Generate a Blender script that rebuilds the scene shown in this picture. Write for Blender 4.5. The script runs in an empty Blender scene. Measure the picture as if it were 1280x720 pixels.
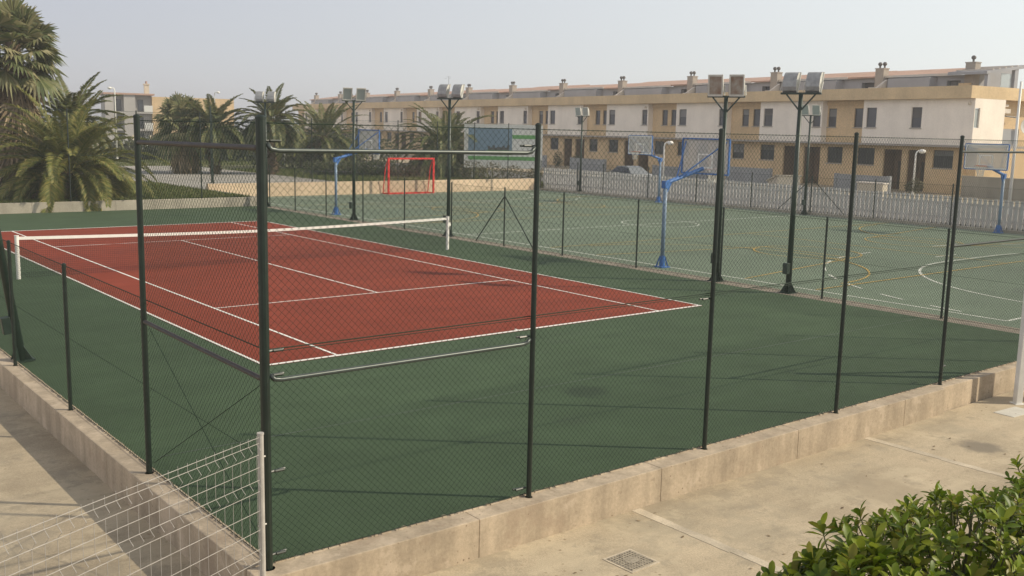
import bpy, math, random
from mathutils import Vector, Matrix
R = math.radians
rnd = random.Random(7)
scene = bpy.context.scene
COL = scene.collection

# ------------------------------------------------------------------ helpers
def prop(o, label=None, cat=None, group=None, kind=None):
    if label: o['label'] = label
    if cat: o['category'] = cat
    if group: o['group'] = group
    if kind: o['kind'] = kind
    return o

def empty(name, loc=(0, 0, 0), rz=0.0, label=None, cat=None, group=None):
    o = bpy.data.objects.new(name, None); COL.objects.link(o)
    o.location = loc; o.rotation_euler = (0, 0, rz); o.empty_display_size = .2
    return prop(o, label, cat, group)

class MB:
    def __init__(s): s.v = []; s.f = []; s.mi = []; s.cur = 0
    def quad(s, *pts):
        b = len(s.v); s.v += [tuple(p) for p in pts]; s.f.append(tuple(range(b, b + len(pts)))); s.mi.append(s.cur)
    def box(s, x0, x1, y0, y1, z0, z1):
        b = len(s.v)
        s.v += [(x, y, z) for z in (z0, z1) for y in (y0, y1) for x in (x0, x1)]
        for q in ((0, 2, 3, 1), (4, 5, 7, 6), (0, 1, 5, 4), (2, 6, 7, 3), (0, 4, 6, 2), (1, 3, 7, 5)):
            s.f.append(tuple(b + i for i in q)); s.mi.append(s.cur)
        return s
    def hexa(s, P):
        b = len(s.v); s.v += [tuple(p) for p in P]
        for q in ((0, 2, 3, 1), (4, 5, 7, 6), (0, 1, 5, 4), (2, 6, 7, 3), (0, 4, 6, 2), (1, 3, 7, 5)):
            s.f.append(tuple(b + i for i in q)); s.mi.append(s.cur)
        return s
    def tube(s, pts, r, n=8, cap=True):
        pts = [Vector(p) for p in pts]; m = len(pts)
        rs = r if isinstance(r, (list, tuple)) else [r] * m
        b = len(s.v); up = None
        for i, p in enumerate(pts):
            d = (pts[min(i + 1, m - 1)] - pts[max(i - 1, 0)]).normalized()
            if up is None:
                up = Vector((0, 0, 1)) if abs(d.z) < .9 else Vector((1, 0, 0))
            a = d.cross(up).normalized(); c = a.cross(d).normalized(); up = c
            for k in range(n):
                t = 2 * math.pi * k / n
                q = p + (a * math.cos(t) + c * math.sin(t)) * rs[i]
                s.v.append(tuple(q))
        for i in range(m - 1):
            for k in range(n):
                s.f.append((b + i * n + k, b + i * n + (k + 1) % n, b + (i + 1) * n + (k + 1) % n, b + (i + 1) * n + k)); s.mi.append(s.cur)
        if cap:
            s.f.append(tuple(b + k for k in reversed(range(n)))); s.mi.append(s.cur)
            s.f.append(tuple(b + (m - 1) * n + k for k in range(n))); s.mi.append(s.cur)
        return s
    def bar(s, p0, p1, w, h):
        p0 = Vector(p0); p1 = Vector(p1); d = (p1 - p0).normalized()
        up = Vector((0, 0, 1)) if abs(d.z) < .95 else Vector((1, 0, 0))
        a = d.cross(up).normalized() * (w / 2); c = a.cross(d).normalized() * (h / 2)
        s.hexa([p0 - a - c, p0 + a - c, p0 - a + c, p0 + a + c, p1 - a - c, p1 + a - c, p1 - a + c, p1 + a + c])
        return s
    def sphere(s, c, r, n=10, m=6, sz=1.0):
        b = len(s.v); c = Vector(c)
        for i in range(m + 1):
            t = math.pi * i / m
            for k in range(n):
                a = 2 * math.pi * k / n
                s.v.append((c.x + r * math.sin(t) * math.cos(a), c.y + r * math.sin(t) * math.sin(a), c.z + r * sz * math.cos(t)))
        for i in range(m):
            for k in range(n):
                s.f.append((b + i * n + k, b + (i + 1) * n + k, b + (i + 1) * n + (k + 1) % n, b + i * n + (k + 1) % n)); s.mi.append(s.cur)
        return s
    def build(s, name, mat, parent=None, smooth=False, bevel=0):
        me = bpy.data.meshes.new(name); me.from_pydata(s.v, [], s.f)
        mats = mat if isinstance(mat, (list, tuple)) else [mat]
        for m in mats: me.materials.append(m)
        if len(mats) > 1: me.polygons.foreach_set('material_index', s.mi)
        if smooth: me.polygons.foreach_set('use_smooth', [True] * len(s.f))
        me.update()
        o = bpy.data.objects.new(name, me); COL.objects.link(o)
        if parent: o.parent = parent
        if bevel:
            b = o.modifiers.new('bev', 'BEVEL'); b.width = bevel; b.segments = 2; b.limit_method = 'ANGLE'
        return o

def dup(root, loc, rz, label, group=None):
    r = root.copy(); COL.objects.link(r); r.location = loc; r.rotation_euler = (0, 0, rz); r['label'] = label
    if group: r['group'] = group
    for ch in list(root.children):
        c = ch.copy(); COL.objects.link(c); c.parent = r
        for g in list(ch.children):
            d = g.copy(); COL.objects.link(d); d.parent = c
    return r

# ------------------------------------------------------------------ materials
def mat(name, col, rough=.8, var=.0, scale=3.0, col2=None, detail=6, bump=0.0, bscale=None, metal=0.0, island=None,
        spec=None, big=None, fine=None, streak=None, transl=0.0, spots=(), sweep=0, pits=None, patch=(), coord='pos', alpha=None):
    m = bpy.data.materials.new(name); m.use_nodes = True
    N = m.node_tree.nodes; L = m.node_tree.links
    bs = N['Principled BSDF']; bs.inputs['Roughness'].default_value = rough; bs.inputs['Metallic'].default_value = metal
    if spec is not None: bs.inputs['Specular IOR Level'].default_value = spec
    if coord == 'pos':
        g = N.new('ShaderNodeNewGeometry'); vec = g.outputs['Position']
    else:
        g = N.new('ShaderNodeTexCoord'); vec = g.outputs['Object']
    def noise(sc, det=6, v=None, rgh=.6):
        n = N.new('ShaderNodeTexNoise'); n.inputs['Scale'].default_value = sc; n.inputs['Detail'].default_value = det
        n.inputs['Roughness'].default_value = rgh
        L.new(v or vec, n.inputs['Vector']); return n.outputs['Fac']
    def ramp(f, lo, hi):
        r = N.new('ShaderNodeMapRange'); r.inputs['From Min'].default_value = .3; r.inputs['From Max'].default_value = .7
        r.inputs['To Min'].default_value = lo; r.inputs['To Max'].default_value = hi
        L.new(f, r.inputs['Value']); return r.outputs['Result']
    rgb = N.new('ShaderNodeRGB'); rgb.outputs[0].default_value = (*col, 1); cur = rgb.outputs[0]
    def mix(f, c2, cur, typ='MIX'):
        x = N.new('ShaderNodeMix'); x.data_type = 'RGBA'; x.blend_type = typ
        if isinstance(f, (int, float)): x.inputs['Factor'].default_value = f
        else: L.new(f, x.inputs['Factor'])
        L.new(cur, x.inputs['A'])
        if isinstance(c2, tuple): x.inputs['B'].default_value = (*c2, 1)
        else: L.new(c2, x.inputs['B'])
        return x.outputs['Result']
    def mul(f, cur):
        x = N.new('ShaderNodeVectorMath'); x.operation = 'SCALE'; L.new(cur, x.inputs[0]); L.new(f, x.inputs['Scale']); return x.outputs[0]
    if island:                                     # per-leaf colour variation
        gi = N.new('ShaderNodeNewGeometry'); cr = N.new('ShaderNodeValToRGB'); L.new(gi.outputs['Random Per Island'], cr.inputs['Fac'])
        el = cr.color_ramp.elements
        while len(el) > 1: el.remove(el[-1])
        for i, c in enumerate(island):
            e = el[0] if i == 0 else el.new(i / (len(island) - 1)); e.position = i / (len(island) - 1); e.color = (*c, 1)
        cur = cr.outputs['Color']
    if col2 is not None: cur = mix(ramp(noise(scale, detail), 0, 1), col2, cur)
    if var: cur = mul(ramp(noise(scale, detail), 1 - var, 1 + var), cur)
    if big: cur = mul(ramp(noise(big[0], 4), 1 - big[1], 1 + big[1]), cur)
    if fine: cur = mul(ramp(noise(fine[0], 2), 1 - fine[1], 1 + fine[1]), cur)
    if streak:                                     # vertical dirt runs
        mp = N.new('ShaderNodeMapping'); mp.inputs['Scale'].default_value = (streak[0], streak[0], streak[0] * .08)
        L.new(vec, mp.inputs['Vector'])
        cur = mul(ramp(noise(1, 5, mp.outputs['Vector']), 1 - streak[1], 1 + streak[1] * .6), cur)
    for (psc, lo, hi, pc, pst) in patch:           # mottled wear with fairly crisp edges
        p0 = N.new('ShaderNodeMapRange'); p0.interpolation_type = 'SMOOTHSTEP'; p0.inputs['From Min'].default_value = lo; p0.inputs['From Max'].default_value = hi
        p0.inputs['To Max'].default_value = pst; L.new(noise(psc, 9, None, .72), p0.inputs['Value']); cur = mix(p0.outputs['Result'], pc, cur)
    if sweep:                                      # broom and water marks drawn out along one way
        for rot, sx_, sy_, k_ in ((.55, .35, 2.2, 1.0), (-.75, .5, 2.6, .6)):
            mp = N.new('ShaderNodeMapping'); mp.inputs['Rotation'].default_value = (0, 0, rot); mp.inputs['Scale'].default_value = (sx_, sy_, 1)
            L.new(vec, mp.inputs['Vector']); cur = mul(ramp(noise(1, 7, mp.outputs['Vector'], .65), 1 - sweep * k_, 1 + sweep * k_ * .6), cur)
    if pits:
        v_ = N.new('ShaderNodeTexVoronoi'); v_.inputs['Scale'].default_value = pits[0]; v_.inputs['Randomness'].default_value = 1; L.new(vec, v_.inputs['Vector'])
        p1 = N.new('ShaderNodeMapRange'); p1.inputs['From Min'].default_value = .06; p1.inputs['From Max'].default_value = .16; p1.inputs['To Min'].default_value = 1; p1.inputs['To Max'].default_value = 0
        L.new(v_.outputs['Distance'], p1.inputs['Value'])
        p2 = N.new('ShaderNodeMapRange'); p2.inputs['From Min'].default_value = .52; p2.inputs['From Max'].default_value = .62; L.new(noise(pits[0] * .11, 3), p2.inputs['Value'])
        p3 = N.new('ShaderNodeMath'); p3.operation = 'MULTIPLY'; L.new(p1.outputs['Result'], p3.inputs[0]); L.new(p2.outputs['Result'], p3.inputs[1])
        cur = mix(p3.outputs[0], pits[1], cur)
    for (px, py, rad, c, stren) in spots:
        sb = N.new('ShaderNodeVectorMath'); sb.operation = 'SUBTRACT'; L.new(vec, sb.inputs[0]); sb.inputs[1].default_value = (px, py, 0)
        sc = N.new('ShaderNodeVectorMath'); sc.operation = 'MULTIPLY'; L.new(sb.outputs[0], sc.inputs[0]); sc.inputs[1].default_value = (1, 1, 0)
        ln = N.new('ShaderNodeVectorMath'); ln.operation = 'LENGTH'; L.new(sc.outputs[0], ln.inputs[0])
        ad = N.new('ShaderNodeMath'); ad.operation = 'MULTIPLY_ADD'; L.new(noise(5.0), ad.inputs[0]); ad.inputs[1].default_value = rad * .9
        L.new(ln.outputs['Value'], ad.inputs[2])
        mr = N.new('ShaderNodeMapRange'); mr.interpolation_type = 'SMOOTHSTEP'
        mr.inputs['From Min'].default_value = rad * .85; mr.inputs['From Max'].default_value = rad * 1.4
        mr.inputs['To Min'].default_value = stren; mr.inputs['To Max'].default_value = 0
        L.new(ad.outputs[0], mr.inputs['Value']); cur = mix(mr.outputs['Result'], c, cur)
    L.new(cur, bs.inputs['Base Color'])
    if bump:
        b = N.new('ShaderNodeBump'); b.inputs['Strength'].default_value = bump; b.inputs['Distance'].default_value = .02
        L.new(noise(bscale or scale * 4, 6), b.inputs['Height']); L.new(b.outputs['Normal'], bs.inputs['Normal'])
    out = N['Material Output']
    if transl:
        t = N.new('ShaderNodeBsdfTranslucent'); L.new(cur, t.inputs['Color'])
        ms = N.new('ShaderNodeMixShader'); ms.inputs[0].default_value = transl
        L.new(bs.outputs[0], ms.inputs[1]); L.new(t.outputs[0], ms.inputs[2]); L.new(ms.outputs[0], out.inputs['Surface'])
    if alpha is not None:
        t = N.new('ShaderNodeBsdfTransparent'); ms = N.new('ShaderNodeMixShader'); ms.inputs[0].default_value = alpha
        L.new(t.outputs[0], ms.inputs[1]); L.new(bs.outputs[0], ms.inputs[2]); L.new(ms.outputs[0], out.inputs['Surface'])
    return m

M = {}
M['green'] = mat('court_green', (.058, .094, .050), .85, spec=.25, var=.10, scale=.9, fine=(160, .22), big=(.12, .10), bump=.12, bscale=220, sweep=.09, patch=((.8, .55, .63, (.046, .074, .041), .45), (.5, .56, .66, (.060, .085, .055), .35), (6, .64, .70, (.07, .09, .06), .3)),
                 spots=((3.35, -4.2, .50, (.024, .036, .026), .5),))
M['sport'] = mat('sports_green', (.138, .185, .128), .8, patch=((.45, .54, .64, (.095, .13, .09), .45), (.7, .58, .66, (.17, .205, .15), .35)), var=.08, scale=.7, fine=(120, .15), big=(.1, .14), bump=.1, bscale=150,
                 spots=((20.5, -3.6, 1.2, (.10, .125, .095), .7), (25.2, -1.6, 1.5, (.11, .135, .10), .6)))
M['red'] = mat('court_red', (.225, .040, .019), .85, spec=.25, sweep=.08, var=.11, patch=((.9, .56, .64, (.16, .030, .018), .35), (7, .64, .70, (.25, .07, .05), .25)), scale=.8, fine=(160, .20), big=(.15, .10), bump=.12, bscale=220)
M['line'] = mat('line_paint', (.80, .79, .75), .7, var=.10, scale=6, fine=(60, .1))
M['oldline'] = mat('worn_white_paint', (.62, .64, .58), .7, var=.22, scale=2.2)
M['yline'] = mat('yellow_paint', (.50, .34, .085), .7, var=.25, scale=1.8)
M['seam'] = mat('court_seam', (.085, .115, .085), .8, var=.3, scale=2)
M['dirt'] = mat('kerb_dirt', (.235, .20, .16), .9, var=.28, scale=2.5, fine=(40, .25), bump=.3, bscale=40)
M['pave'] = mat('concrete_paving', (.52, .43, .305), .85, spec=.3, col2=(.385, .325, .235), scale=1.1, var=.15, big=(.45, .26), fine=(60, .16), bump=.15, bscale=45, sweep=.14, patch=((.75, .50, .58, (.58, .495, .355), .55), (1.15, .53, .60, (.33, .285, .215), .55), (5.5, .58, .66, (.30, .25, .18), .4), (.5, .52, .62, (.36, .315, .235), .5)), pits=(7, (.26, .20, .13)),
                spots=((7.07, -8.58, .40, (.20, .175, .14), .8), (9.2, -8.6, .25, (.24, .21, .16), .5), (4.3, -8.7, .75, (.34, .28, .20), .6), (2.9, -9.3, .7, (.36, .30, .21), .55), (-5.2, -6.2, .8, (.36, .30, .22), .5)))
M['joint'] = mat('mortar_joint', (.52, .45, .345), .9, var=.22, scale=3.5, fine=(40, .12))
M['conc'] = mat('wall_concrete', (.46, .38, .285), .85, spec=.3, var=.12, scale=2.6, fine=(30, .10), streak=(3.5, .24), bump=.12, bscale=30, big=(.6, .16), patch=((1.3, .54, .60, (.56, .47, .37), .5), (4.5, .60, .66, (.25, .19, .14), .45), (.9, .56, .64, (.35, .27, .20), .45)), pits=(13, (.16, .11, .075)))
M['gconc'] = mat('grey_concrete', (.36, .33, .27), .9, var=.13, scale=1.6, fine=(50, .15), streak=(1.5, .22), bump=.2, bscale=50)
M['sandw'] = mat('sand_render', (.66, .51, .36), .9, var=.10, scale=.8, fine=(30, .1), streak=(1.0, .14))
M['earth'] = mat('earth', (.26, .22, .15), .95, var=.25, scale=.15, fine=(6, .2))
M['gravel'] = mat('gravel_track', (.36, .34, .31), .95, var=.2, scale=.35, fine=(8, .2), big=(.06, .12))
M['road'] = mat('asphalt', (.13, .125, .12), .9, var=.15, scale=.3, fine=(40, .2))
M['lawn'] = mat('grass_soil', (.095, .12, .032), .95, var=.3, scale=.5, col2=(.15, .125, .055), fine=(14, .3))
M['post'] = mat('green_steel', (.012, .022, .016), .42, var=.25, scale=9, spec=.5, coord='obj')
M['wire'] = mat('green_wire', (.016, .034, .022), .65, spec=.2)
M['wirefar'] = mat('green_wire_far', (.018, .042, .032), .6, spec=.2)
M['rail'] = mat('galvanised_rail', (.07, .085, .08), .36, metal=.3, var=.2, scale=8)
M['railb'] = mat('weathered_rail', (.045, .038, .034), .5, var=.3, scale=8)
M['mast'] = mat('mast_green', (.016, .032, .024), .45, var=.25, scale=6, coord='obj')
M['lampw'] = mat('floodlight_frame', (.55, .54, .50), .5, var=.15, scale=9, coord='obj')
M['lampb'] = mat('floodlight_back', (.30, .31, .32), .45, metal=.2, var=.25, scale=8, coord='obj')
M['rust'] = mat('rusty_floodlight_cover', (.36, .34, .30), .7, col2=(.20, .115, .075), scale=4.5, coord='obj')
M['lampg'] = mat('floodlight_glass', (.30, .34, .34), .12, spec=.8)
M['blue'] = mat('blue_steel', (.045, .15, .42), .42, var=.22, scale=4, coord='obj')
M['bluepale'] = mat('faded_blue_steel', (.17, .25, .36), .5, var=.25, scale=3, coord='obj')
M['acryl'] = mat('backboard_acrylic', (.58, .58, .57), .25, alpha=.5, var=.06, scale=3)
M['rim'] = mat('orange_rim', (.48, .10, .04), .5)
M['cord'] = mat('white_cord', (.72, .70, .66), .8)
M['redp'] = mat('red_goal_paint', (.62, .020, .016), .42, var=.15, scale=5, coord='obj')
M['rednet'] = mat('goal_net', (.25, .13, .10), .8)
M['white'] = mat('white_paint', (.78, .77, .73), .45, var=.06, scale=5, coord='obj')
M['netblk'] = mat('net_cord', (.020, .017, .016), .8)
M['galvw'] = mat('white_coated_wire', (.45, .43, .40), .45, var=.12, scale=14)
M['iron'] = mat('cast_iron', (.34, .30, .235), .7, var=.4, scale=30, bump=.4, bscale=60)
M['stucco'] = mat('white_stucco', (.84, .77, .68), .9, var=.07, scale=.6, fine=(14, .06), streak=(.7, .09))
M['beige'] = mat('beige_brick', (.62, .455, .265), .9, var=.10, scale=.5, fine=(9, .14), streak=(.5, .09))
M['parap'] = mat('beige_parapet', (.62, .47, .28), .9, var=.12, scale=.45, fine=(9, .08), streak=(.6, .14))
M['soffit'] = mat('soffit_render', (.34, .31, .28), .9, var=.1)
M['pent'] = mat('grey_render', (.33, .335, .36), .9, var=.10, scale=.7, streak=(.5, .12))
M['tile'] = mat('clay_tiles', (.44, .285, .22), .9, var=.16, scale=.6, fine=(12, .2))
M['roofw'] = mat('pale_coping', (.62, .56, .49), .9, var=.1)
M['glassd'] = mat('window_glass', (.035, .038, .052), .12, spec=.7, var=.4, scale=.4)
M['blindg'] = mat('grey_blind', (.17, .17, .175), .7)
M['blindd'] = mat('dark_blind', (.08, .075, .075), .7)
M['frame'] = mat('dark_frame', (.06, .058, .06), .5)
M['door'] = mat('dark_wood_door', (.055, .032, .02), .5, var=.2, scale=3)
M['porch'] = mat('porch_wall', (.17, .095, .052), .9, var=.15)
M['garden'] = mat('garden_grey_panel', (.29, .30, .315), .7, var=.12, scale=.8)
M['chim'] = mat('chimney_render', (.36, .315, .27), .9, var=.12, scale=2)
M['cowl'] = mat('chimney_cowl', (.13, .12, .115), .55, metal=.3, var=.2)
M['pali'] = mat('pale_slats', (.56, .545, .53), .8, var=.14, scale=2.5)
M['trunk'] = mat('palm_trunk', (.10, .068, .042), .95, var=.4, scale=7, bump=.6, bscale=14)
M['skirt'] = mat('dead_fronds', (.2, .15, .09), .9, island=((.11, .075, .045), (.22, .16, .095), (.34, .26, .165), (.16, .11, .065)))
M['date'] = mat('date_frond', (.08, .09, .03), .62, island=((.095, .125, .030), (.145, .175, .042), (.22, .225, .060), (.33, .28, .09), (.165, .185, .05)), transl=.35)
M['dated'] = mat('dark_date_frond', (.05, .06, .02), .55, island=((.08, .108, .036), (.12, .155, .046), (.18, .20, .068), (.28, .25, .11), (.11, .135, .045)), transl=.35)
M['fan'] = mat('fan_frond', (.06, .08, .03), .6, island=((.10, .13, .052), (.16, .19, .075), (.25, .25, .115), (.36, .32, .18), (.13, .155, .065)), transl=.35)
M['shrub'] = mat('shrub_leaf', (.05, .06, .02), .7, island=((.028, .038, .014), (.05, .06, .022), (.085, .09, .034), (.04, .05, .02)), transl=.15)
M['dryleaf'] = mat('dry_shrub_leaf', (.1, .08, .03), .8, island=((.065, .065, .028), (.11, .095, .045), (.15, .125, .07), (.07, .075, .03)), transl=.15)
M['bush'] = mat('glossy_leaf', (.05, .1, .02), .42, island=((.065, .11, .010), (.125, .19, .014), (.20, .265, .022), (.27, .31, .035), (.095, .15, .012), (.28, .25, .045)), transl=.35, spec=.28)
M['twig'] = mat('twig', (.085, .085, .035), .9)
M['grassb'] = mat('grass_blades', (.08, .1, .03), .8, island=((.075, .105, .024), (.12, .155, .036), (.17, .17, .06), (.095, .12, .032)), transl=.2)
M['bbblue'] = mat('billboard_photo', (.15, .235, .32), .6, var=.12, scale=.8)
M['bbwhite'] = mat('billboard_white', (.66, .66, .63), .6)
M['bbgreen'] = mat('billboard_green', (.12, .34, .10), .6, var=.1)
M['carp'] = mat('car_paint', (.30, .315, .33), .3, metal=.5)
M['tyre'] = mat('tyre', (.02, .02, .02), .8)
M['cream'] = mat('cream_render', (.60, .53, .42), .9, var=.1, scale=1)
M['farw'] = mat('far_render', (.42, .40, .38), .9, var=.08, scale=.4)

# ------------------------------------------------------------------ camera, sky, sun
cam = bpy.data.cameras.new('Camera'); co = bpy.data.objects.new('Camera', cam); COL.objects.link(co)
co.location = (-6.960769625, -15.08121451, 3.953206093)
co.rotation_euler = (1.414131494, -.022224942, -.676264912)
cam.sensor_width = 36; cam.lens = 1246.7266 * 36 / 1280; cam.clip_end = 5000; cam.clip_start = .05
scene.camera = co

SUN_EL, SUN_AZ = R(34), math.atan2(-.656, .755)       # azimuth ccw from +x
sv = Vector((math.cos(SUN_EL) * math.cos(SUN_AZ), math.cos(SUN_EL) * math.sin(SUN_AZ), math.sin(SUN_EL)))
w = bpy.data.worlds.new('World'); scene.world = w; w.use_nodes = True
wn = w.node_tree.nodes; wl = w.node_tree.links
sky = wn.new('ShaderNodeTexSky'); sky.sky_type = 'NISHITA'; sky.sun_disc = False
sky.sun_elevation = SUN_EL; sky.sun_rotation = math.atan2(sv.x, sv.y)
sky.air_density = 1.0; sky.dust_density = 1.0; sky.ozone_density = 1.0; sky.altitude = 0
hs = wn.new('ShaderNodeHueSaturation'); hs.inputs['Saturation'].default_value = .55
wl.new(sky.outputs[0], hs.inputs['Color'])
# milky haze: the clear-sky model veiled by an even grey-blue, brighter towards the sun's side
tc = wn.new('ShaderNodeTexCoord'); dt = wn.new('ShaderNodeVectorMath'); dt.operation = 'DOT_PRODUCT'
wl.new(tc.outputs['Generated'], dt.inputs[0]); dt.inputs[1].default_value = (math.cos(SUN_AZ), math.sin(SUN_AZ), 0)
mr = wn.new('ShaderNodeMapRange'); mr.inputs['From Min'].default_value = -.6; mr.inputs['From Max'].default_value = .6
mr.inputs['To Min'].default_value = 0; mr.inputs['To Max'].default_value = 1; wl.new(dt.outputs['Value'], mr.inputs['Value'])
vc = wn.new('ShaderNodeMix'); vc.data_type = 'RGBA'; wl.new(mr.outputs['Result'], vc.inputs['Factor'])
vc.inputs['A'].default_value = (2.72, 2.70, 3.25, 1); vc.inputs['B'].default_value = (6.3, 6.5, 6.3, 1)
vm = wn.new('ShaderNodeMix'); vm.data_type = 'RGBA'; vm.inputs['Factor'].default_value = .72
sx = wn.new('ShaderNodeSeparateXYZ'); wl.new(tc.outputs['Generated'], sx.inputs[0])
mz = wn.new('ShaderNodeMapRange'); mz.interpolation_type = 'SMOOTHSTEP'; mz.inputs['From Min'].default_value = .15; mz.inputs['From Max'].default_value = .8
mz.inputs['To Min'].default_value = 1; mz.inputs['To Max'].default_value = .45; wl.new(sx.outputs['Z'], mz.inputs['Value'])
vs = wn.new('ShaderNodeVectorMath'); vs.operation = 'SCALE'; wl.new(vc.outputs['Result'], vs.inputs[0]); wl.new(mz.outputs['Result'], vs.inputs['Scale'])
wl.new(hs.outputs[0], vm.inputs['A']); wl.new(vs.outputs[0], vm.inputs['B'])
# glow added low in the unseen sky behind the camera, lifting shaded house fronts
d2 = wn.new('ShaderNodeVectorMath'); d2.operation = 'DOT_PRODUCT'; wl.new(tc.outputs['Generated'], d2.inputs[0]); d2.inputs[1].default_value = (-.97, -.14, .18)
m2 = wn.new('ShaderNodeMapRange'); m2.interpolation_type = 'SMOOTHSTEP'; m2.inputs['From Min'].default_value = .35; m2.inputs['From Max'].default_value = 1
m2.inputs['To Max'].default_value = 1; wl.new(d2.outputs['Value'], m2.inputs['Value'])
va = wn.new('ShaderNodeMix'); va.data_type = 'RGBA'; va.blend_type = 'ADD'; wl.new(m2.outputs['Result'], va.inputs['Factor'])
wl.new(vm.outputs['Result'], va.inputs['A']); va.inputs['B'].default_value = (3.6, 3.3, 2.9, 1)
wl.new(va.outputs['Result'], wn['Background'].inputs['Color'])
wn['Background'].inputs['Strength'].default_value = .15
sl = bpy.data.lights.new('Sun', 'SUN'); sl.energy = 3.9; sl.angle = R(.6); sl.color = (1, .88, .68)
so = bpy.data.objects.new('Sun', sl); COL.objects.link(so); so.rotation_euler = (-sv).to_track_quat('-Z', 'Y').to_euler()
so.location = (30, -30, 40)
scene.view_settings.view_transform = 'Standard'; scene.view_settings.look = 'None'
scene.view_settings.exposure = 0.1; scene.view_settings.gamma = 1

# ------------------------------------------------------------------ ground & courts
PZ = -.405
def sheet(name, x0, x1, y0, y1, z, m, th=.0, parent=None):
    b = MB()
    if th: b.box(x0, x1, y0, y1, z - th, z)
    else: b.quad((x0, y0, z), (x1, y0, z), (x1, y1, z), (x0, y1, z))
    o = b.build(name, m, parent)
    if not parent: o['kind'] = 'structure'
    return o
sheet('ground', -800, 800, -800, 800, -.60, M['earth'])
sheet('pavement', -30, 70, -30, -7.3, PZ, M['pave'], .15)
sheet('footpath', -30, -3.4, -7.3, 60, PZ, M['pave'], .15)
sheet('court_apron', -3.3, 14.12, -7.2, 31.05, 0, M['green'], .4)
red = sheet('tennis_court', 0 - .01, 10.98, -.01, 23.79, .004, M['red'])
sheet('kerb_strip', 14.12, 14.75, -7.2, 37.0, .0, M['dirt'], .4)
sp = sheet('sports_court', 14.75, 37.25, -7.2, 37.0, .0, M['sport'], .4)

def line(b, p0, p1, wd, z):
    p0 = Vector((*p0, z)); p1 = Vector((*p1, z)); d = (p1 - p0).normalized(); a = Vector((-d.y, d.x, 0)) * wd / 2
    b.quad(p0 - a, p1 - a, p1 + a, p0 + a)
def arc(b, c, r, a0, a1, wd, z, dash=0, n=48):
    for i in range(n):
        if dash and (i // dash) % 2: continue
        t0 = R(a0 + (a1 - a0) * i / n); t1 = R(a0 + (a1 - a0) * (i + 1) / n)
        P = [(c[0] + q * math.cos(t), c[1] + q * math.sin(t), z) for q, t in ((r - wd / 2, t0), (r + wd / 2, t0), (r + wd / 2, t1), (r - wd / 2, t1))]
        b.quad(*P)
b = MB(); z = .008
line(b, (-.0, .05), (10.97, .05), .09, z); line(b, (0, 23.72), (10.97, 23.72), .09, z)
for x in (.025, 1.39, 9.55, 10.945): line(b, (x, .096), (x, 23.674), .055, z)
for y in (5.485, 18.285): line(b, (1.418, y), (9.522, y), .055, z)
line(b, (5.485, 5.513), (5.485, 18.257), .055, z); line(b, (5.485, .096), (5.485, .2), .055, z)
b.build('court_lines', M['line'], red)
b = MB(); line(b, (-3.0, -3.55), (14.0, -3.75), .03, .004)
o = b.build('court_seam', M['seam']); o['kind'] = 'structure'

b = MB(); z = .004; L0, L1, T0, T1 = 15.4, 36.9, -5.0, 36.1
line(b, (L0, T0), (L0, T1), .08, z); line(b, (L1, T0), (L1, T1), .08, z); line(b, (L0 + .04, T0), (L1 - .04, T0), .08, z + .001); line(b, (L0 + .04, T1), (L1 - .04, T1), .08, z + .001)
line(b, (L0 + .04, 15.4), (L1 - .04, 15.4), .07, z + .001); arc(b, (26.1, 15.4), 1.7, 0, 360, .07, z + .002)
for yg, s in ((T0, 1), (T1, -1)):
    for r, dsh in ((6.35, 0), (9.1, 3)):
        if s > 0: arc(b, (24.7, yg), r, 90, 178, .08, z + .003, dsh); arc(b, (27.9, yg), r, 2, 90, .08, z + .003, dsh)
        else: arc(b, (24.7, yg), r, 182, 270, .08, z + .003, dsh); arc(b, (27.9, yg), r, 270, 358, .08, z + .003, dsh)
    line(b, (24.7, yg + s * 6.35), (27.9, yg + s * 6.35), .08, z + .004)
    line(b, (25.6, yg + s * 7.2), (27.0, yg + s * 7.2), .08, z + .004)
b.build('white_lines', M['oldline'], sp)
b = MB(); z = .012
for yc in (5.3, 25.2):
    for x0, s in ((L0 + .05, 1), (L1 - .05, -1)):
        line(b, (x0, yc - 3), (x0 + s * 7.2, yc - 1.8), .06, z); line(b, (x0, yc + 3), (x0 + s * 7.2, yc + 1.8), .06, z)
        line(b, (x0 + s * 7.2, yc - 1.8), (x0 + s * 7.2, yc + 1.8), .06, z + .001)
        arc(b, (x0 + s * 7.2, yc), 1.8, 0, 360, .06, z + .002)
        arc(b, (x0 + s * 1.6, yc), 5.0, -90 if s > 0 else 90, 90 if s > 0 else 270, .06, z + .003)
    for dy in (-5.3, 5.3): line(b, (L0 + .05, yc + dy), (L1 - .05, yc + dy), .06, z + .004)
    line(b, (26.1, yc - 5.2), (26.1, yc + 5.2), .06, z + .005)
b.build('yellow_lines', M['yline'], sp)

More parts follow.
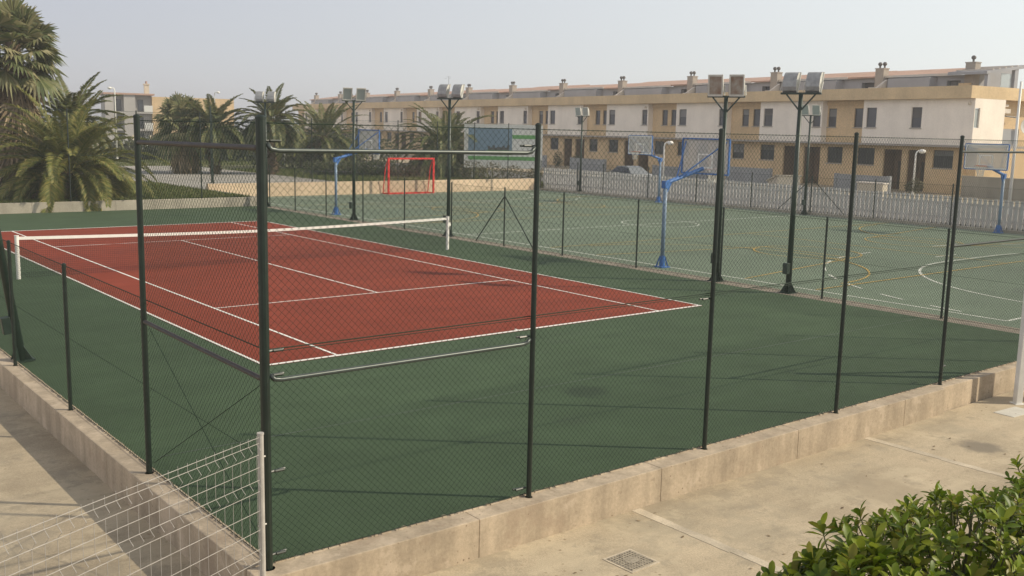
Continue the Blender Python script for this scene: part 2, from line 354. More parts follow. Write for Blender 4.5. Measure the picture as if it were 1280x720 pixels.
# ------------------------------------------------------------------ low walls round the courts
b = MB(); x = -3.47; k = 0
while x < 14.3:
    x1 = min((x + 2.4) if x < -3.4 else (x + 2.72), 14.3); front = -7.35 if x < 8.0 else -7.28
    if 8.0 < x1 < 10: x1 = 8.30 if x < 8 else x1
    b.box(x + .0015, x1 - .0015, front, -7.06, PZ - .1, .012 if x < 8 else .008); x = x1
b2 = b.build('concrete_wall', M['conc'], bevel=.009)
prop(b2, 'long sunlit concrete kerb wall under the tall front chain-link fence, along the paving', 'wall')
b = MB(); y = -7.04
while y < 31:
    b.box(-3.47, -3.2, y + .003, y + 4.0, PZ - .1, .012); y += 4.003
wl2 = b.build('concrete_wall', M['conc'], bevel=.012)
prop(wl2, 'concrete kerb wall in shade along the left footpath, under the low chain-link fence', 'wall')
b = MB(); x = -3.2
while x < 14.2:
    b.box(x + .003, min(x + 3.5, 14.25), 31.05, 31.3, -.2, .44); x += 3.5
prop(b.build('concrete_wall', M['gconc'], bevel=.012), 'low grey concrete wall behind the far end of the tennis court, below the big date palm', 'wall')
b = MB().box(14.0, 14.25, 31.32, 36.98, -.2, .43)
prop(b.build('concrete_wall', M['gconc']), 'short low wall running back between the lawn and the far left corner of the sports court', 'wall')
b = MB(); x = 14.0
while x < 37.4:
    b.box(x + .003, min(x + 4.7, 37.4), 37.0, 37.25, -.2, .76); x += 4.7
prop(b.build('retaining_wall', M['sandw'], bevel=.01), 'sand coloured retaining wall behind the red goal', 'wall')
b = MB().box(37.25, 37.45, -7.2, 36.99, -.3, .12)
prop(b.build('kerb_wall', M['gconc']), 'dark low kerb along the far side of the sports court below the pale slats', 'wall')

# frayed mortar bead along the foot of the mesh
def bead(par, p, d, L):
    b = MB(); a = 0; d = Vector(d); nv = Vector((-d.y, d.x, 0)); p = Vector(p)
    while a < L:
        st = rnd.uniform(.03, .07); wd = rnd.uniform(.006, .022); hh = rnd.uniform(.008, .022); c = p + d * a
        b.hexa([c - nv * wd, c + d * st - nv * wd, c + nv * .02, c + d * st + nv * .02, c - nv * wd * .5 + Vector((0, 0, hh)), c + d * st - nv * wd * .5 + Vector((0, 0, hh)), c + nv * .012 + Vector((0, 0, hh)), c + d * st + nv * .012 + Vector((0, 0, hh))])
        a += st + rnd.choice((0.0, 0.0, .01, .05))
    b.build('mortar_bead', M['conc'], par)
bead(b2, (-3.2, -7.088, .0125), (1, 0, 0), 17.4); bead(wl2, (-3.228, -7.0, .0125), (0, 1, 0), 38)
# land beyond
sheet('lawn', -60, 14.0, 31.3, 46, .40, M['lawn'], .3)
sheet('gravel_track', -60, 14.0, 46, 68, .40, M['gravel'], .3)
sheet('gravel_yard', 14.0, 25.0, 37.25, 68, .41, M['gravel'], .3)
sheet('verge', 25.0, 38.6, 37.25, 68, .42, M['lawn'], .3)
sheet('field', -200, 38.6, 68, 420, .40, M['lawn'], .3)
sheet('street', 38.6, 52, -80, 420, .12, M['road'], .3)
sheet('sidewalk', 52, 420, -80, 420, .24, M['pave'], .3)

# paving joints
b = MB()
for x in (-8.5, -3.62 - .02, 1.22, 6.07, 10.9):
    if x < -3.5: continue
    y = -7.36
    while y > -20:
        st = rnd.uniform(.12, .4); a0 = .06 + rnd.uniform(-.014, .014); a1 = .06 + rnd.uniform(-.014, .014)
        b.box(x - a0, x + a1, y - st, y, PZ - .05, PZ + .004); y -= st
b.box(-24, 40, -12.2, -12.08, PZ - .05, PZ + .003)
o = b.build('paving_joints', M['joint']); o['kind'] = 'structure'
# manhole cover & white patch
t = empty('manhole_cover', (.16, -8.33, PZ), R(2), 'square cast iron inspection cover set in the front paving', 'manhole cover')
MB().box(-.21, .21, -.21, .21, -.02, .006).build('frame', M['joint'], t)
b = MB().box(-.18, .18, -.18, .18, 0, .010)
for i in range(9):
    for j in range(9):
        if abs(i - 4) < 2 and abs(j - 4) < 2: continue
        xx, yy = -.155 + i * .0388, -.155 + j * .0388
        b.box(xx - .010, xx + .010, yy - .010, yy + .010, .009, .016)
b.box(-.07, .07, -.07, .07, .009, .014)
b.build('lid', M['iron'], t)
b = MB().box(-.33, .33, -.17, .17, -.02, .008)
o = b.build('access_cover', mat('pale_cover', (.58, .56, .50), .8, var=.1, scale=5), bevel=.004); o.location = (9.38, -7.98, PZ); o.rotation_euler = (0, 0, R(-4))
prop(o, 'pale rectangular access cover in the paving beside the white gate post', 'access cover')

# ------------------------------------------------------------------ chain-link fences
def weave(b, o, d, L, H, pitch, r, nrm=None):
    """two families of crossing diagonal wires clipped to the panel L x H"""
    o = Vector(o); d = Vector(d).normalized(); nv = Vector((-d.y, d.x, 0)); n = int((L + H) / pitch) + 1
    for fam in (0, 1):
        off = nv * (r if fam else -r)
        for i in range(n):
            s0 = i * pitch + .5 * pitch
            a0, h0 = (s0, 0.0) if s0 <= L else (L, s0 - L)
            a1, h1 = (s0 - H, H) if s0 >= H else (0.0, s0)
            if h0 >= H or h1 <= 0 or abs(a0 - a1) < .01: continue
            if fam: a0, a1 = L - a0, L - a1
            p = o + d * a0 + Vector((0, 0, h0)) + off; q = o + d * a1 + Vector((0, 0, h1)) + off
            b.tube([p, q], r, 3, False)

def fence(label, pts_axis, o, d, mesh_segs, posts, wires, extras=None, pitch=.07, r=.0016, wmat='wire', side=.045):
    d = Vector(d).normalized(); o = Vector(o); nv = Vector((-d.y, d.x, 0))
    t = empty('chain_link_fence', o, 0, label, 'fence')
    for (a, h, rad) in posts:
        p = d * a
        pb = MB(); pb.tube([p, p + Vector((0, 0, h))], rad, 12); pb.tube([p + Vector((0, 0, h)), p + Vector((0, 0, h + .02)), p + Vector((0, 0, h + .035))], [rad * 1.12, rad * 1.12, rad * .5], 12)
        pb.tube([p, p + Vector((0, 0, .012))], rad * 1.5, 12)
        pb.build('post', M['post'], t, smooth=False)
    b = MB()
    for (a0, a1, z0, z1) in mesh_segs:
        weave(b, nv * side + d * a0 + Vector((0, 0, z0)), d, a1 - a0, z1 - z0, pitch, r)
    b.build('wire_mesh', M[wmat], t)
    b = MB()
    for (a0, a1, zz, rr) in wires: b.tube([d * a0 + nv * side + Vector((0, 0, zz)), d * a1 + nv * side + Vector((0, 0, zz))], rr, 5)
    b.build('tension_wire', M[wmat], t)
    return t, d, nv

def rail(t, p0, p1, m, r=.022, hook=.0):
    p0 = Vector(p0); p1 = Vector(p1); d = (p1 - p0)
    b = MB(); pts = [p0 + Vector((0, 0, hook)), p0 + d * .012 + Vector((0, 0, hook * .2)), p0 + d * .035, p0 + d * .965, p0 + d * .988 + Vector((0, 0, hook * .2)), p1 + Vector((0, 0, hook))]
    b.tube(pts, r, 10); b.build('rail', m, t, smooth=True)
def clip(t, p, dv, nv):
    b = MB(); p = Vector(p)
    b.tube([p, p + dv * .16 + nv * .03], .012, 6); b.tube([p + dv * .05, p + dv * .14], .014, 6)
    b.build('wire_tensioner', M['post'], t)

# front fence, 4 m
PX = [-3.3, -.25, 2.65, 5.54, 8.48, 11.42, 14.3]
t, d, nv = fence('tall dark green chain-link fence on the front kerb wall, with the thick corner post', None, (-3.3, -7.15, .0), (1, 0, 0),
      [(0, 17.6, .03, 3.98)], [(x + 3.3, 4.0, .043 if i == 0 else .029) for i, x in enumerate(PX)],
      [(0, 17.6, 3.97, .004), (0, 17.6, 2.01, .006), (0, 17.6, 1.985, .004), (0, 17.6, .04, .004)])
rail(t, (.05, -.01, 3.74), (3.0, -.01, 3.73), M['rail'], .021, .06); rail(t, (.05, -.01, 1.74), (3.0, -.01, 1.73), M['rail'], .021, .05)
rail(t, (11.8, 0, 3.78), (14.68, 0, 3.78), M['post'], .02); rail(t, (11.8, 0, 2.28), (14.68, 0, 2.28), M['post'], .02)
for zz in (3.82, 2.0, 1.78, .9, .12): clip(t, (.04, .02, zz), d, nv)
for zz in (3.8, 1.8, .12): clip(t, (3.02, .02, zz), -d, nv)
for zz in (2.3, .3): clip(t, (11.8, .02, zz), d, nv)
clip(t, (5.93, .02, 1.95), -d, nv)
# left fence: one 4 m corner bay then 2 m
posts = [(3.09, 4.0, .033)] + [(3.09 + 3.13 * i, 2.02, .028) for i in range(1, 12)]
t, d, nv = fence('green chain-link fence along the left kerb wall, one tall bay at the corner then low', None, (-3.3, -7.15, 0), (0, 1, 0),
      [(0, 3.09, .03, 3.98), (3.09, 38.1, .03, 2.0)], posts,
      [(0, 3.09, 3.97, .004), (0, 38.1, 2.0, .006), (0, 38.1, 1.0, .003), (0, 38.1, .04, .004)], side=-.045)
rail(t, (0, .05, 3.76), (0, 3.05, 3.74), M['railb'], .026); rail(t, (0, .05, 1.75), (0, 3.05, 1.77), M['railb'], .024)
b = MB(); b.tube([(.03, .1, .15), (.03, 3.0, 1.7)], .004, 5); b.tube([(.03, .1, 1.7), (.03, 3.0, .15)], .004, 5); b.build('brace_wire', M['wire'], t)
# middle fence 2 m between the courts
ys = [-7.1 + 3.16 * i for i in range(13)]
ys = [-7.1, -4.0, -.9, 2.32, 5.5, 8.8, 11.85, 15.0, 18.2, 21.4, 24.6, 27.6, 30.3]
t, d, nv = fence('low green chain-link fence between the red tennis court and the sports court', None, (14.4, -7.1, 0), (0, 1, 0),
      [(0, 38.1, .03, 1.97)], [(y + 7.1, 2.0, .026) for y in ys], [(0, 38.1, 1.97, .004), (0, 38.1, 1.0, .003), (0, 38.1, .04, .004)], r=.0017)
for s in (-1, 1):
    MB().tube([(0, 18.95, 1.72), (0, 18.95 + s * 1.62, .02)], .02, 8).build('brace', M['post'], t)
# far fence behind tennis court
t, d, nv = fence('tall green chain-link fence on the grey wall at the far end of the tennis court', None, (-3.3, 31.2, .44), (1, 0, 0),
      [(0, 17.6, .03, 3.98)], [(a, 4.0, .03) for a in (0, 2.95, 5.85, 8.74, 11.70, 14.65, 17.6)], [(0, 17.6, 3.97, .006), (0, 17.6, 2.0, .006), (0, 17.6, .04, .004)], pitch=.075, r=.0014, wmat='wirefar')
# far fence behind sports court
t, d, nv = fence('tall green chain-link fence on the sand coloured wall behind the red goal', None, (14.35, 37.12, .76), (1, 0, 0),
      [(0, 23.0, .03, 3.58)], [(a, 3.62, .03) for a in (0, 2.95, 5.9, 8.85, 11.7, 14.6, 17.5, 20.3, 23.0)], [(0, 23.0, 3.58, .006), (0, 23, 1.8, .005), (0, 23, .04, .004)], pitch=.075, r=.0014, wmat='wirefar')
# far side fence
t, d, nv = fence('low green chain-link fence along the far side of the sports court, before pale slats', None, (37.35, -7.1, .12), (0, 1, 0),
      [(0, 44.0, .03, 1.8)], [(y + 7.1, 1.85, .03) for y in (-7.1, -3.4, .3, 4.1, 7.9, 11.8, 15.4, 19.2, 23.1, 26.9, 30.8, 33.2, 36.9)], [(0, 44, 1.8, .006), (0, 44, 1.2, .008), (0, 44, .04, .006)], pitch=.085, r=.0015)
for s in (-1, 1): MB().tube([(0, 22.5, 1.75), (0, 22.5 + s * 2.0, .02)], .02, 8).build('brace', M['post'], t)
# pale slat fence along the street
t = empty('slat_fence', (37.95, -8, .05), 0, 'long fence of pale vertical slats beside the street', 'fence')
b = MB(); y = 0
while y < 45.2:
    hgt = 1.27 + .17 * y / 45 + rnd.uniform(-.03, .03); b.box(-.02, .02, y, y + .155, .02, hgt); y += .235
b.build('slats', M['pali'], t)
MB().box(.021, .06, 0, 45.2, .35, .43).box(.021, .06, 0, 45.2, 1.0, 1.08).build('rail', M['pali'], t)

# white welded wire fence, bottom left
t = empty('welded_wire_fence', (-3.52, -7.52, PZ), 0, 'white welded wire mesh fence running from a white post at the near court corner', 'fence')
MB().tube([(0, 0, 0), (0, 0, 1.80)], .026, 12).tube([(0, 0, 1.80), (0, 0, 1.815)], .030, 12).build('post', M['galvw'], t)
de = Vector((-2.2, -1.02, 0)).normalized(); ne = Vector((-de.y, de.x, 0)); LEN = 2.55
def zfold(z):
    for zc in (.14, .75, 1.36, 1.68):
        if abs(z - zc) < .0501: return .045 * (1 - abs(z - zc) / .05)
    return 0
b = MB(); a = .05
zs = [.03, .09, .14, .19, .70, .75, .80, 1.31, 1.36, 1.41, 1.63, 1.68, 1.73, 1.80]
while a < LEN:
    b.tube([de * a + ne * zfold(zz) + Vector((0, 0, zz)) for zz in zs], .0020, 4); a += .098
for zz in (.05, .09, .14, .19, .35, .52, .70, .75, .80, .97, 1.14, 1.31, 1.36, 1.41, 1.52, 1.63, 1.68, 1.73, 1.78):
    if zz in (.14, .75, 1.36, 1.68): continue
    b.tube([de * .02 + ne * (zfold(zz) + .005) + Vector((0, 0, zz)), de * LEN + ne * (zfold(zz) + .005) + Vector((0, 0, zz))], .0025, 5)
b.build('wire_panel', M['galvw'], t)
MB().tube([de * LEN, de * LEN + Vector((0, 0, 1.8))], .026, 12).build('post', M['galvw'], t)
for zz in (.4, 1.0, 1.6): MB().tube([(-.03, 0, zz), (.045, .01, zz)], .008, 6).build('bolt', M['galvw'], t)

# white gate post, right edge
t = empty('white_gate', (9.96, -7.76, PZ), R(-30), 'white painted metal gate post standing on the paving at the right edge', 'gate')
MB().box(-.055, .055, -.055, .055, 0, 2.9).build('post', M['white'], t, bevel=.008)
MB().box(-.09, .09, -.09, .09, 0, .012).build('base_plate', M['white'], t)
MB().box(2.0, 2.11, -.055, .055, 0, 2.9).build('post', M['white'], t, bevel=.008)
MB().box(.057, 1.998, -.03, .03, .42, .50).box(.057, 1.998, -.03, .03, 1.6, 1.68).box(.057, 1.998, -.03, .03, 2.7, 2.78).build('rail', M['white'], t)
MB().box(.6, 1.9, -.012, .012, .503, 1.597).build('shade_panel', M['white'], t)  # unseen closed sheet, added to throw the shadow on the wall

# ------------------------------------------------------------------ tennis net
t = empty('tennis_net', (5.49, 11.885, 0), 0, 'tennis net with white top band stretched between two white posts', 'tennis net')
HW = 6.55
for s in (-1, 1):
    pb = MB().tube([(s * HW, 0, 0), (s * HW, 0, 1.08)], .05, 14); pb.tube([(s * HW, 0, 1.08), (s * HW, 0, 1.10)], .055, 14)
    if s > 0: pb.box(s * HW + .04, s * HW + .10, -.04, .04, .78, .90)
    pb.build('post', M['white'], t, smooth=False)
N_ = 24
def ntop(x): return .955 + (1.065 - .955) * (abs(x) / HW) ** 1.4
b = MB()
for i in range(N_):
    x0 = -HW + 2 * HW * i / N_; x1 = x0 + 2 * HW / N_; z0, z1 = ntop(x0), ntop(x1)
    b.hexa([(x0, -.012, z0 - .075), (x1, -.012, z1 - .075), (x0, .012, z0 - .075), (x1, .012, z1 - .075), (x0, -.012, z0), (x1, -.012, z1), (x0, .012, z0), (x1, .012, z1)])
b.build('net_band', M['white'], t)
b = MB(); x = -HW + .05
while x < HW - .04:
    b.tube([(x, 0, .02), (x, 0, ntop(x) - .07)], .0022, 3, False); x += .05
for j in range(18):
    f = (j + .5) / 18
    b.tube([(-HW + 2 * HW * i / 12, 0, .02 + f * (ntop(-HW + 2 * HW * i / 12) - .09)) for i in range(13)], .0022, 3, False)
b.build('net_mesh', M['netblk'], t)
MB().box(-.025, .025, -.016, .016, .0, .95).build('centre_strap', M['cord'], t)

# ------------------------------------------------------------------ floodlight masts
def mast(loc, h, yaw, label, back='lampb', tilt=22, lean=0, two=.47, lamps=True):
    t = empty('floodlight_mast', loc, 0, label, 'floodlight mast', 'floodlight masts round the courts')
    MB().tube([(0, 0, .02), (0, 0, h)], [.075, .052], 12).build('pole', M['mast'], t, smooth=True)
    b = MB().box(-.17, .17, -.17, .17, 0, .025)
    for k in range(4):
        a = k * math.pi / 2 + .785; c, s = math.cos(a), math.sin(a); px, py = -s * .008, c * .008
        b.hexa([(c * .07 - px, s * .07 - py, .02), (c * .2 - px, s * .2 - py, .02), (c * .07 + px, s * .07 + py, .02), (c * .2 + px, s * .2 + py, .02),
                (c * .06 - px, s * .06 - py, .26), (c * .07 - px, s * .07 - py, .26), (c * .06 + px, s * .06 + py, .26), (c * .07 + px, s * .07 + py, .26)])
    b.build('base_plate', M['mast'], t)
    MB().box(-.20, -.065, -.07, .07, .50, .78).build('junction_box', M['mast'], t, bevel=.01)
    cs = Matrix.Rotation(yaw, 3, 'Z')
    def P(x, y, z): return cs @ Vector((x, y, z))
    b = MB().bar(P(0, -.50, h + .02), P(0, .50, h + .02), .09, .05)
    b.bar(P(0, -.36, h), P(0, 0, h - .42), .035, .035); b.bar(P(0, .36, h), P(0, 0, h - .42), .035, .035)
    b.build('crossarm', M['mast'], t)
    for s in (-1, 1):
        y0 = s * .285; ca, sa = math.cos(R(tilt)), math.sin(R(tilt))
        def Q(x, y, z):
            # tip forward about the arm, then yaw
            return P(x * ca + z * sa, y0 + y, h + .05 - x * sa + z * ca)
        b = MB(); prof = [(.02, .0), (-.06, .02), (-.12, .10), (-.155, .24), (-.15, .36), (-.11, .46), (-.05, .515), (.02, .53)]; W = .17
        for i in range(len(prof) - 1):
            (xa, za), (xb, zb) = prof[i], prof[i + 1]; b.quad(Q(xa, -W, za), Q(xa, W, za), Q(xb, W, zb), Q(xb, -W, zb))
        b.cur = 1  # pale side faces paint in the sunlit edge of the housing
        for sg in (-1, 1): b.quad(*[Q(x_, sg * W, z_) for x_, z_ in (prof if sg > 0 else prof[::-1])])
        hd = b.build('floodlight', [M[back], M['lampw']], t)
        b = MB()
        for (ya, yb, za, zb) in ((-.20, .20, -.02, .03), (-.20, .20, .50, .55), (-.20, -.165, .03, .50), (.165, .20, .03, .50)):
            b.hexa([Q(.02, ya, za), Q(.05, ya, za), Q(.02, yb, za), Q(.05, yb, za), Q(.02, ya, zb), Q(.05, ya, zb), Q(.02, yb, zb), Q(.05, yb, zb)])
        b.build('frame', M['lampw'], hd)
        b = MB(); b.quad(Q(.034, -.17, .03), Q(.034, .17, .03), Q(.034, .17, .50), Q(.034, -.17, .50)); b.build('glass', M['lampg'] if back != 'rust' else M['rust'], hd)
        b = MB()
        for sg in (-1, 1): b.bar(Q(-.06, sg * .222, .0), Q(-.02, sg * .222, .27), .012, .04)
        b.build('bracket', M['lampw'], hd)
    if lean: t.rotation_euler = (0, lean, 0)
    return t
W_ = math.pi
mast((14.42, .12, 0), 5.0, R(20), 'green floodlight mast with two grey curved lamps, nearest in the middle fence line')
mast((14.40, 2.45, 0), 4.95, R(205), 'green floodlight mast behind the third tall front fence post, with two rust-stained lamps', back='rust', tilt=8)
mast((14.5, 15.34, 0), 5.03, R(30), 'green floodlight mast with two dark lamps, directly behind the right net post')
mast((14.6, 22.5, 0), 5.02, R(250), 'green floodlight mast with pale lamps, left of the red goal')
mast((14.3, 30.45, 0), 5.0, R(50), 'floodlight mast whose lamps peep over the thick corner post, farthest in the middle fence line')
mast((38.2 - .6, 33.2, 0), 4.95, R(195), 'thin floodlight mast with two pale round-looking lamps before the row houses', tilt=12)
mast((37.0, 15.5, 0), 5.02, R(200), 'floodlight mast on the far side of the sports court, behind the nearest mast')
mast((-3.12, 2.55, 0), 5.0, R(20), 'green floodlight mast with its box at the left edge, leaning out of the frame', lean=-R(7.2))
t = empty('fence_pole', (17.0, 43.8, .4), 0, 'slender dark pole rising in front of the left date palms', 'pole')
MB().tube([(0, 0, 0), (0, 0, 4.6)], [.06, .045], 10).build('pole', M['mast'], t); MB().box(-.14, .14, -.14, .14, 0, .03).build('base_plate', M['mast'], t)

# ------------------------------------------------------------------ basketball hoops (pole at x, board towards sgn)
def hoop(loc, sgn, label, pale=False):
    bm = M['bluepale'] if pale else M['blue']
    t = empty('basketball_hoop', loc, 0 if sgn > 0 else math.pi, label, 'basketball hoop', 'basketball hoops on the sports court')
    MB().tube([(0, 0, .02), (0, 0, 2.52)], .062, 14).build('pole', bm if pale else M['bluepale'], t, smooth=True)
    b = MB().box(-.17, .17, -.17, .17, 0, .03)
    for a in range(4):
        c, s = math.cos(a * 1.571 + .785), math.sin(a * 1.571 + .785)
        b.bar((c * .17, s * .17, .03), (c * .065, s * .065, .34), .02, .04)
    b.tube([(0, 0, .03), (0, 0, .34)], .085, 12)
    b.build('base', M['blue'], t)
    b = MB().tube([(-.06, 0, 2.50), (1.62, 0, 2.93)], .062, 12); b.box(-.09, .09, -.08, .08, 2.36, 2.58); b.bar((.0, 0, 2.2), (.22, 0, 2.52), .05, .07)
    b.build('arm', M['blue'], t, smooth=False)
    b = MB()
    for s in (-1, 1): b.tube([(1.72, s * .80, 3.74), (.55, s * .06, 2.70)], .020, 8)
    b.build('brace', M['blue'], t)
    MB().box(1.72, 1.735, -.90, .90, 2.79, 3.81).build('backboard', M['acryl'], t)
    b = MB()
    for y0, y1, z0, z1 in ((-.92, .92, 2.75, 2.79), (-.92, .92, 3.81, 3.85), (-.94, -.90, 2.79, 3.81), (.90, .94, 2.79, 3.81)): b.box(1.69, 1.745, y0, y1, z0, z1)
    b.build('board_frame', M['blue'], t)
    b = MB()
    for y0, y1, z0, z1 in ((-.295, .295, 3.33, 3.38), (-.295, .295, 2.93, 2.98), (-.295, -.245, 2.98, 3.33), (.245, .295, 2.98, 3.33)):
        b.box(1.737, 1.739, y0, y1, z0, z1); b.box(1.716, 1.718, y0, y1, z0, z1)
    for y0, y1, z0, z1 in ((-.90, .90, 2.79, 2.84), (-.90, .90, 3.76, 3.81), (-.90, -.85, 2.84, 3.76), (.85, .90, 2.84, 3.76)):
        b.box(1.7465, 1.748, y0, y1, z0, z1)
    b.build('board_marking', M['white'], t)
    b = MB(); b.tube([(2.12 + .225 * math.cos(k * math.pi / 12), .225 * math.sin(k * math.pi / 12), 2.92) for k in range(25)], .014, 6, False)
    b.box(1.75, 1.90, -.06, .06, 2.90, 2.93)
    rm = b.build('rim', M['rim'], t)
    b = MB()
    for k in range(12):
        for dk in (1, -1):
            a0 = k * math.pi / 6; pts = []
            for j in range(5):
                a = a0 + dk * j * math.pi / 12; rr = (.22, .18, .145, .125, .12)[j]
                pts.append((2.12 + rr * math.cos(a), rr * math.sin(a), 2.91 - j * .105))
            b.tube(pts, .007, 3, False)
    b.build('net', M['cord'], rm)
    return t
hoop((15.2, 5.2, 0), 1, 'blue basketball hoop with big grey backboard seen from behind, nearest to the camera')
hoop((15.25, 25.25, 0), 1, 'blue basketball hoop seen from behind just left of the red goal')
hoop((36.3, 25.0, 0), -1, 'basketball hoop facing the camera before the middle of the row houses')
hoop((36.9, 5.45, 0), -1, 'basketball hoop with orange rim facing the camera at the right, before the lit end wall', True)

# ------------------------------------------------------------------ red goal
t = empty('handball_goal', (26.5, 36.3, 0), 0, 'red metal handball goal standing against the sand coloured wall', 'goal')
for s in (-1, 1): MB().box(s * 1.62 - .05, s * 1.62 + .05, -.05, .05, 0, 2.08).build('post', M['redp'], t, bevel=.006)
MB().box(-1.67, 1.67, -.05, .05, 2.081, 2.18).build('crossbar', M['redp'], t, bevel=.006)
b = MB()
for s in (-1, 1):
    b.bar((s * 1.62, .0, .03), (s * 1.62, .95 - .3, .03), .05, .05); b.bar((s * 1.62, .05, 2.1), (s * 1.62, .35, 1.6), .04, .04); b.bar((s * 1.62, .35, 1.6), (s * 1.62, .62, .05), .04, .04)
b.bar((-1.62, .62, .03), (1.62, .62, .03), .05, .05); b.bar((-1.62, 0, .025), (1.62, 0, .025), .05, .04)
b.build('stay', M['redp'], t)
b = MB()
for i in range(33):
    x = -1.6 + i * .1; b.tube([(x, .05, 2.1), (x, .35, 1.6), (x, .62, .05)], .003, 3, False)
for j in range(16):
    zz = .1 + j * .1; f = (1.6 - zz) / 1.55; b.tube([(-1.6, .35 + .27 * f, zz), (1.6, .35 + .27 * f, zz)], .003, 3, False)
b.build('net', M['rednet'], t)

# ------------------------------------------------------------------ terrace of houses
HO = Vector((60, 19.2, 0)); HA = R(7)
HE = Vector((math.sin(HA), math.cos(HA), 0)); HN = Vector((HE.y, -HE.x, 0))
G0 = .24
def wall_open(b, x, y0, y1, z0, z1, ops, dep, inner=True):
    ysn = sorted({y0, y1, *[o_[0] for o_ in ops], *[o_[1] for o_ in ops]}); zsn = sorted({z0, z1, *[o_[2] for o_ in ops], *[o_[3] for o_ in ops]})
    for i in range(len(ysn) - 1):
        for j in range(len(zsn) - 1):
            ym, zm = (ysn[i] + ysn[i + 1]) / 2, (zsn[j] + zsn[j + 1]) / 2
            if any(o_[0] < ym < o_[1] and o_[2] < zm < o_[3] for o_ in ops): continue
            b.quad((x, ysn[i], zsn[j]), (x, ysn[i], zsn[j + 1]), (x, ysn[i + 1], zsn[j + 1]), (x, ysn[i + 1], zsn[j]))
    for (a, c, e, f) in ops:
        X = x + dep
        b.quad((x, a, e), (x, c, e), (X, c, e), (X, a, e)); b.quad((x, a, f), (X, a, f), (X, c, f), (x, c, f))
        b.quad((x, a, e), (X, a, e), (X, a, f), (x, a, f)); b.quad((x, c, e), (x, c, f), (X, c, f), (X, c, e))
def window(t, x, a, c, e, f, split=True, grill=False):
    b = MB(); w_ = .05
    b.box(x, x + .05, a, c, e, e + w_).box(x, x + .05, a, c, f - w_, f).box(x, x + .05, a, a + w_, e + w_, f - w_).box(x, x + .05, c - w_, c, e + w_, f - w_)
    if split: m_ = (a + c) / 2; b.box(x + .005, x + .045, m_ - .03, m_ + .03, e + w_, f - w_)
    if grill:
        yy = a + .15
        while yy < c: b.box(x - .06, x - .045, yy - .008, yy + .008, e, f); yy += .15
    fr = b.build('window', M['frame'], t)
    MB().box(x + .03, x + .04, a + .02, c - .02, e + .02, f - .02).build('pane', M['glassd'], fr)
    h_ = rnd.random()
    if h_ < .38: MB().box(x + .012, x + .028, a + w_ + .002, c - w_ - .002, f - w_ - (f - e) * (.18 + h_), f - w_ - .002).build('blind', M[rnd.choice(('blindg', 'blindd'))], fr)
    MB().box(x - .18, x - .002, a - .06, c + .06, e - .07, e - .012).build('sill', M['soffit'], t)
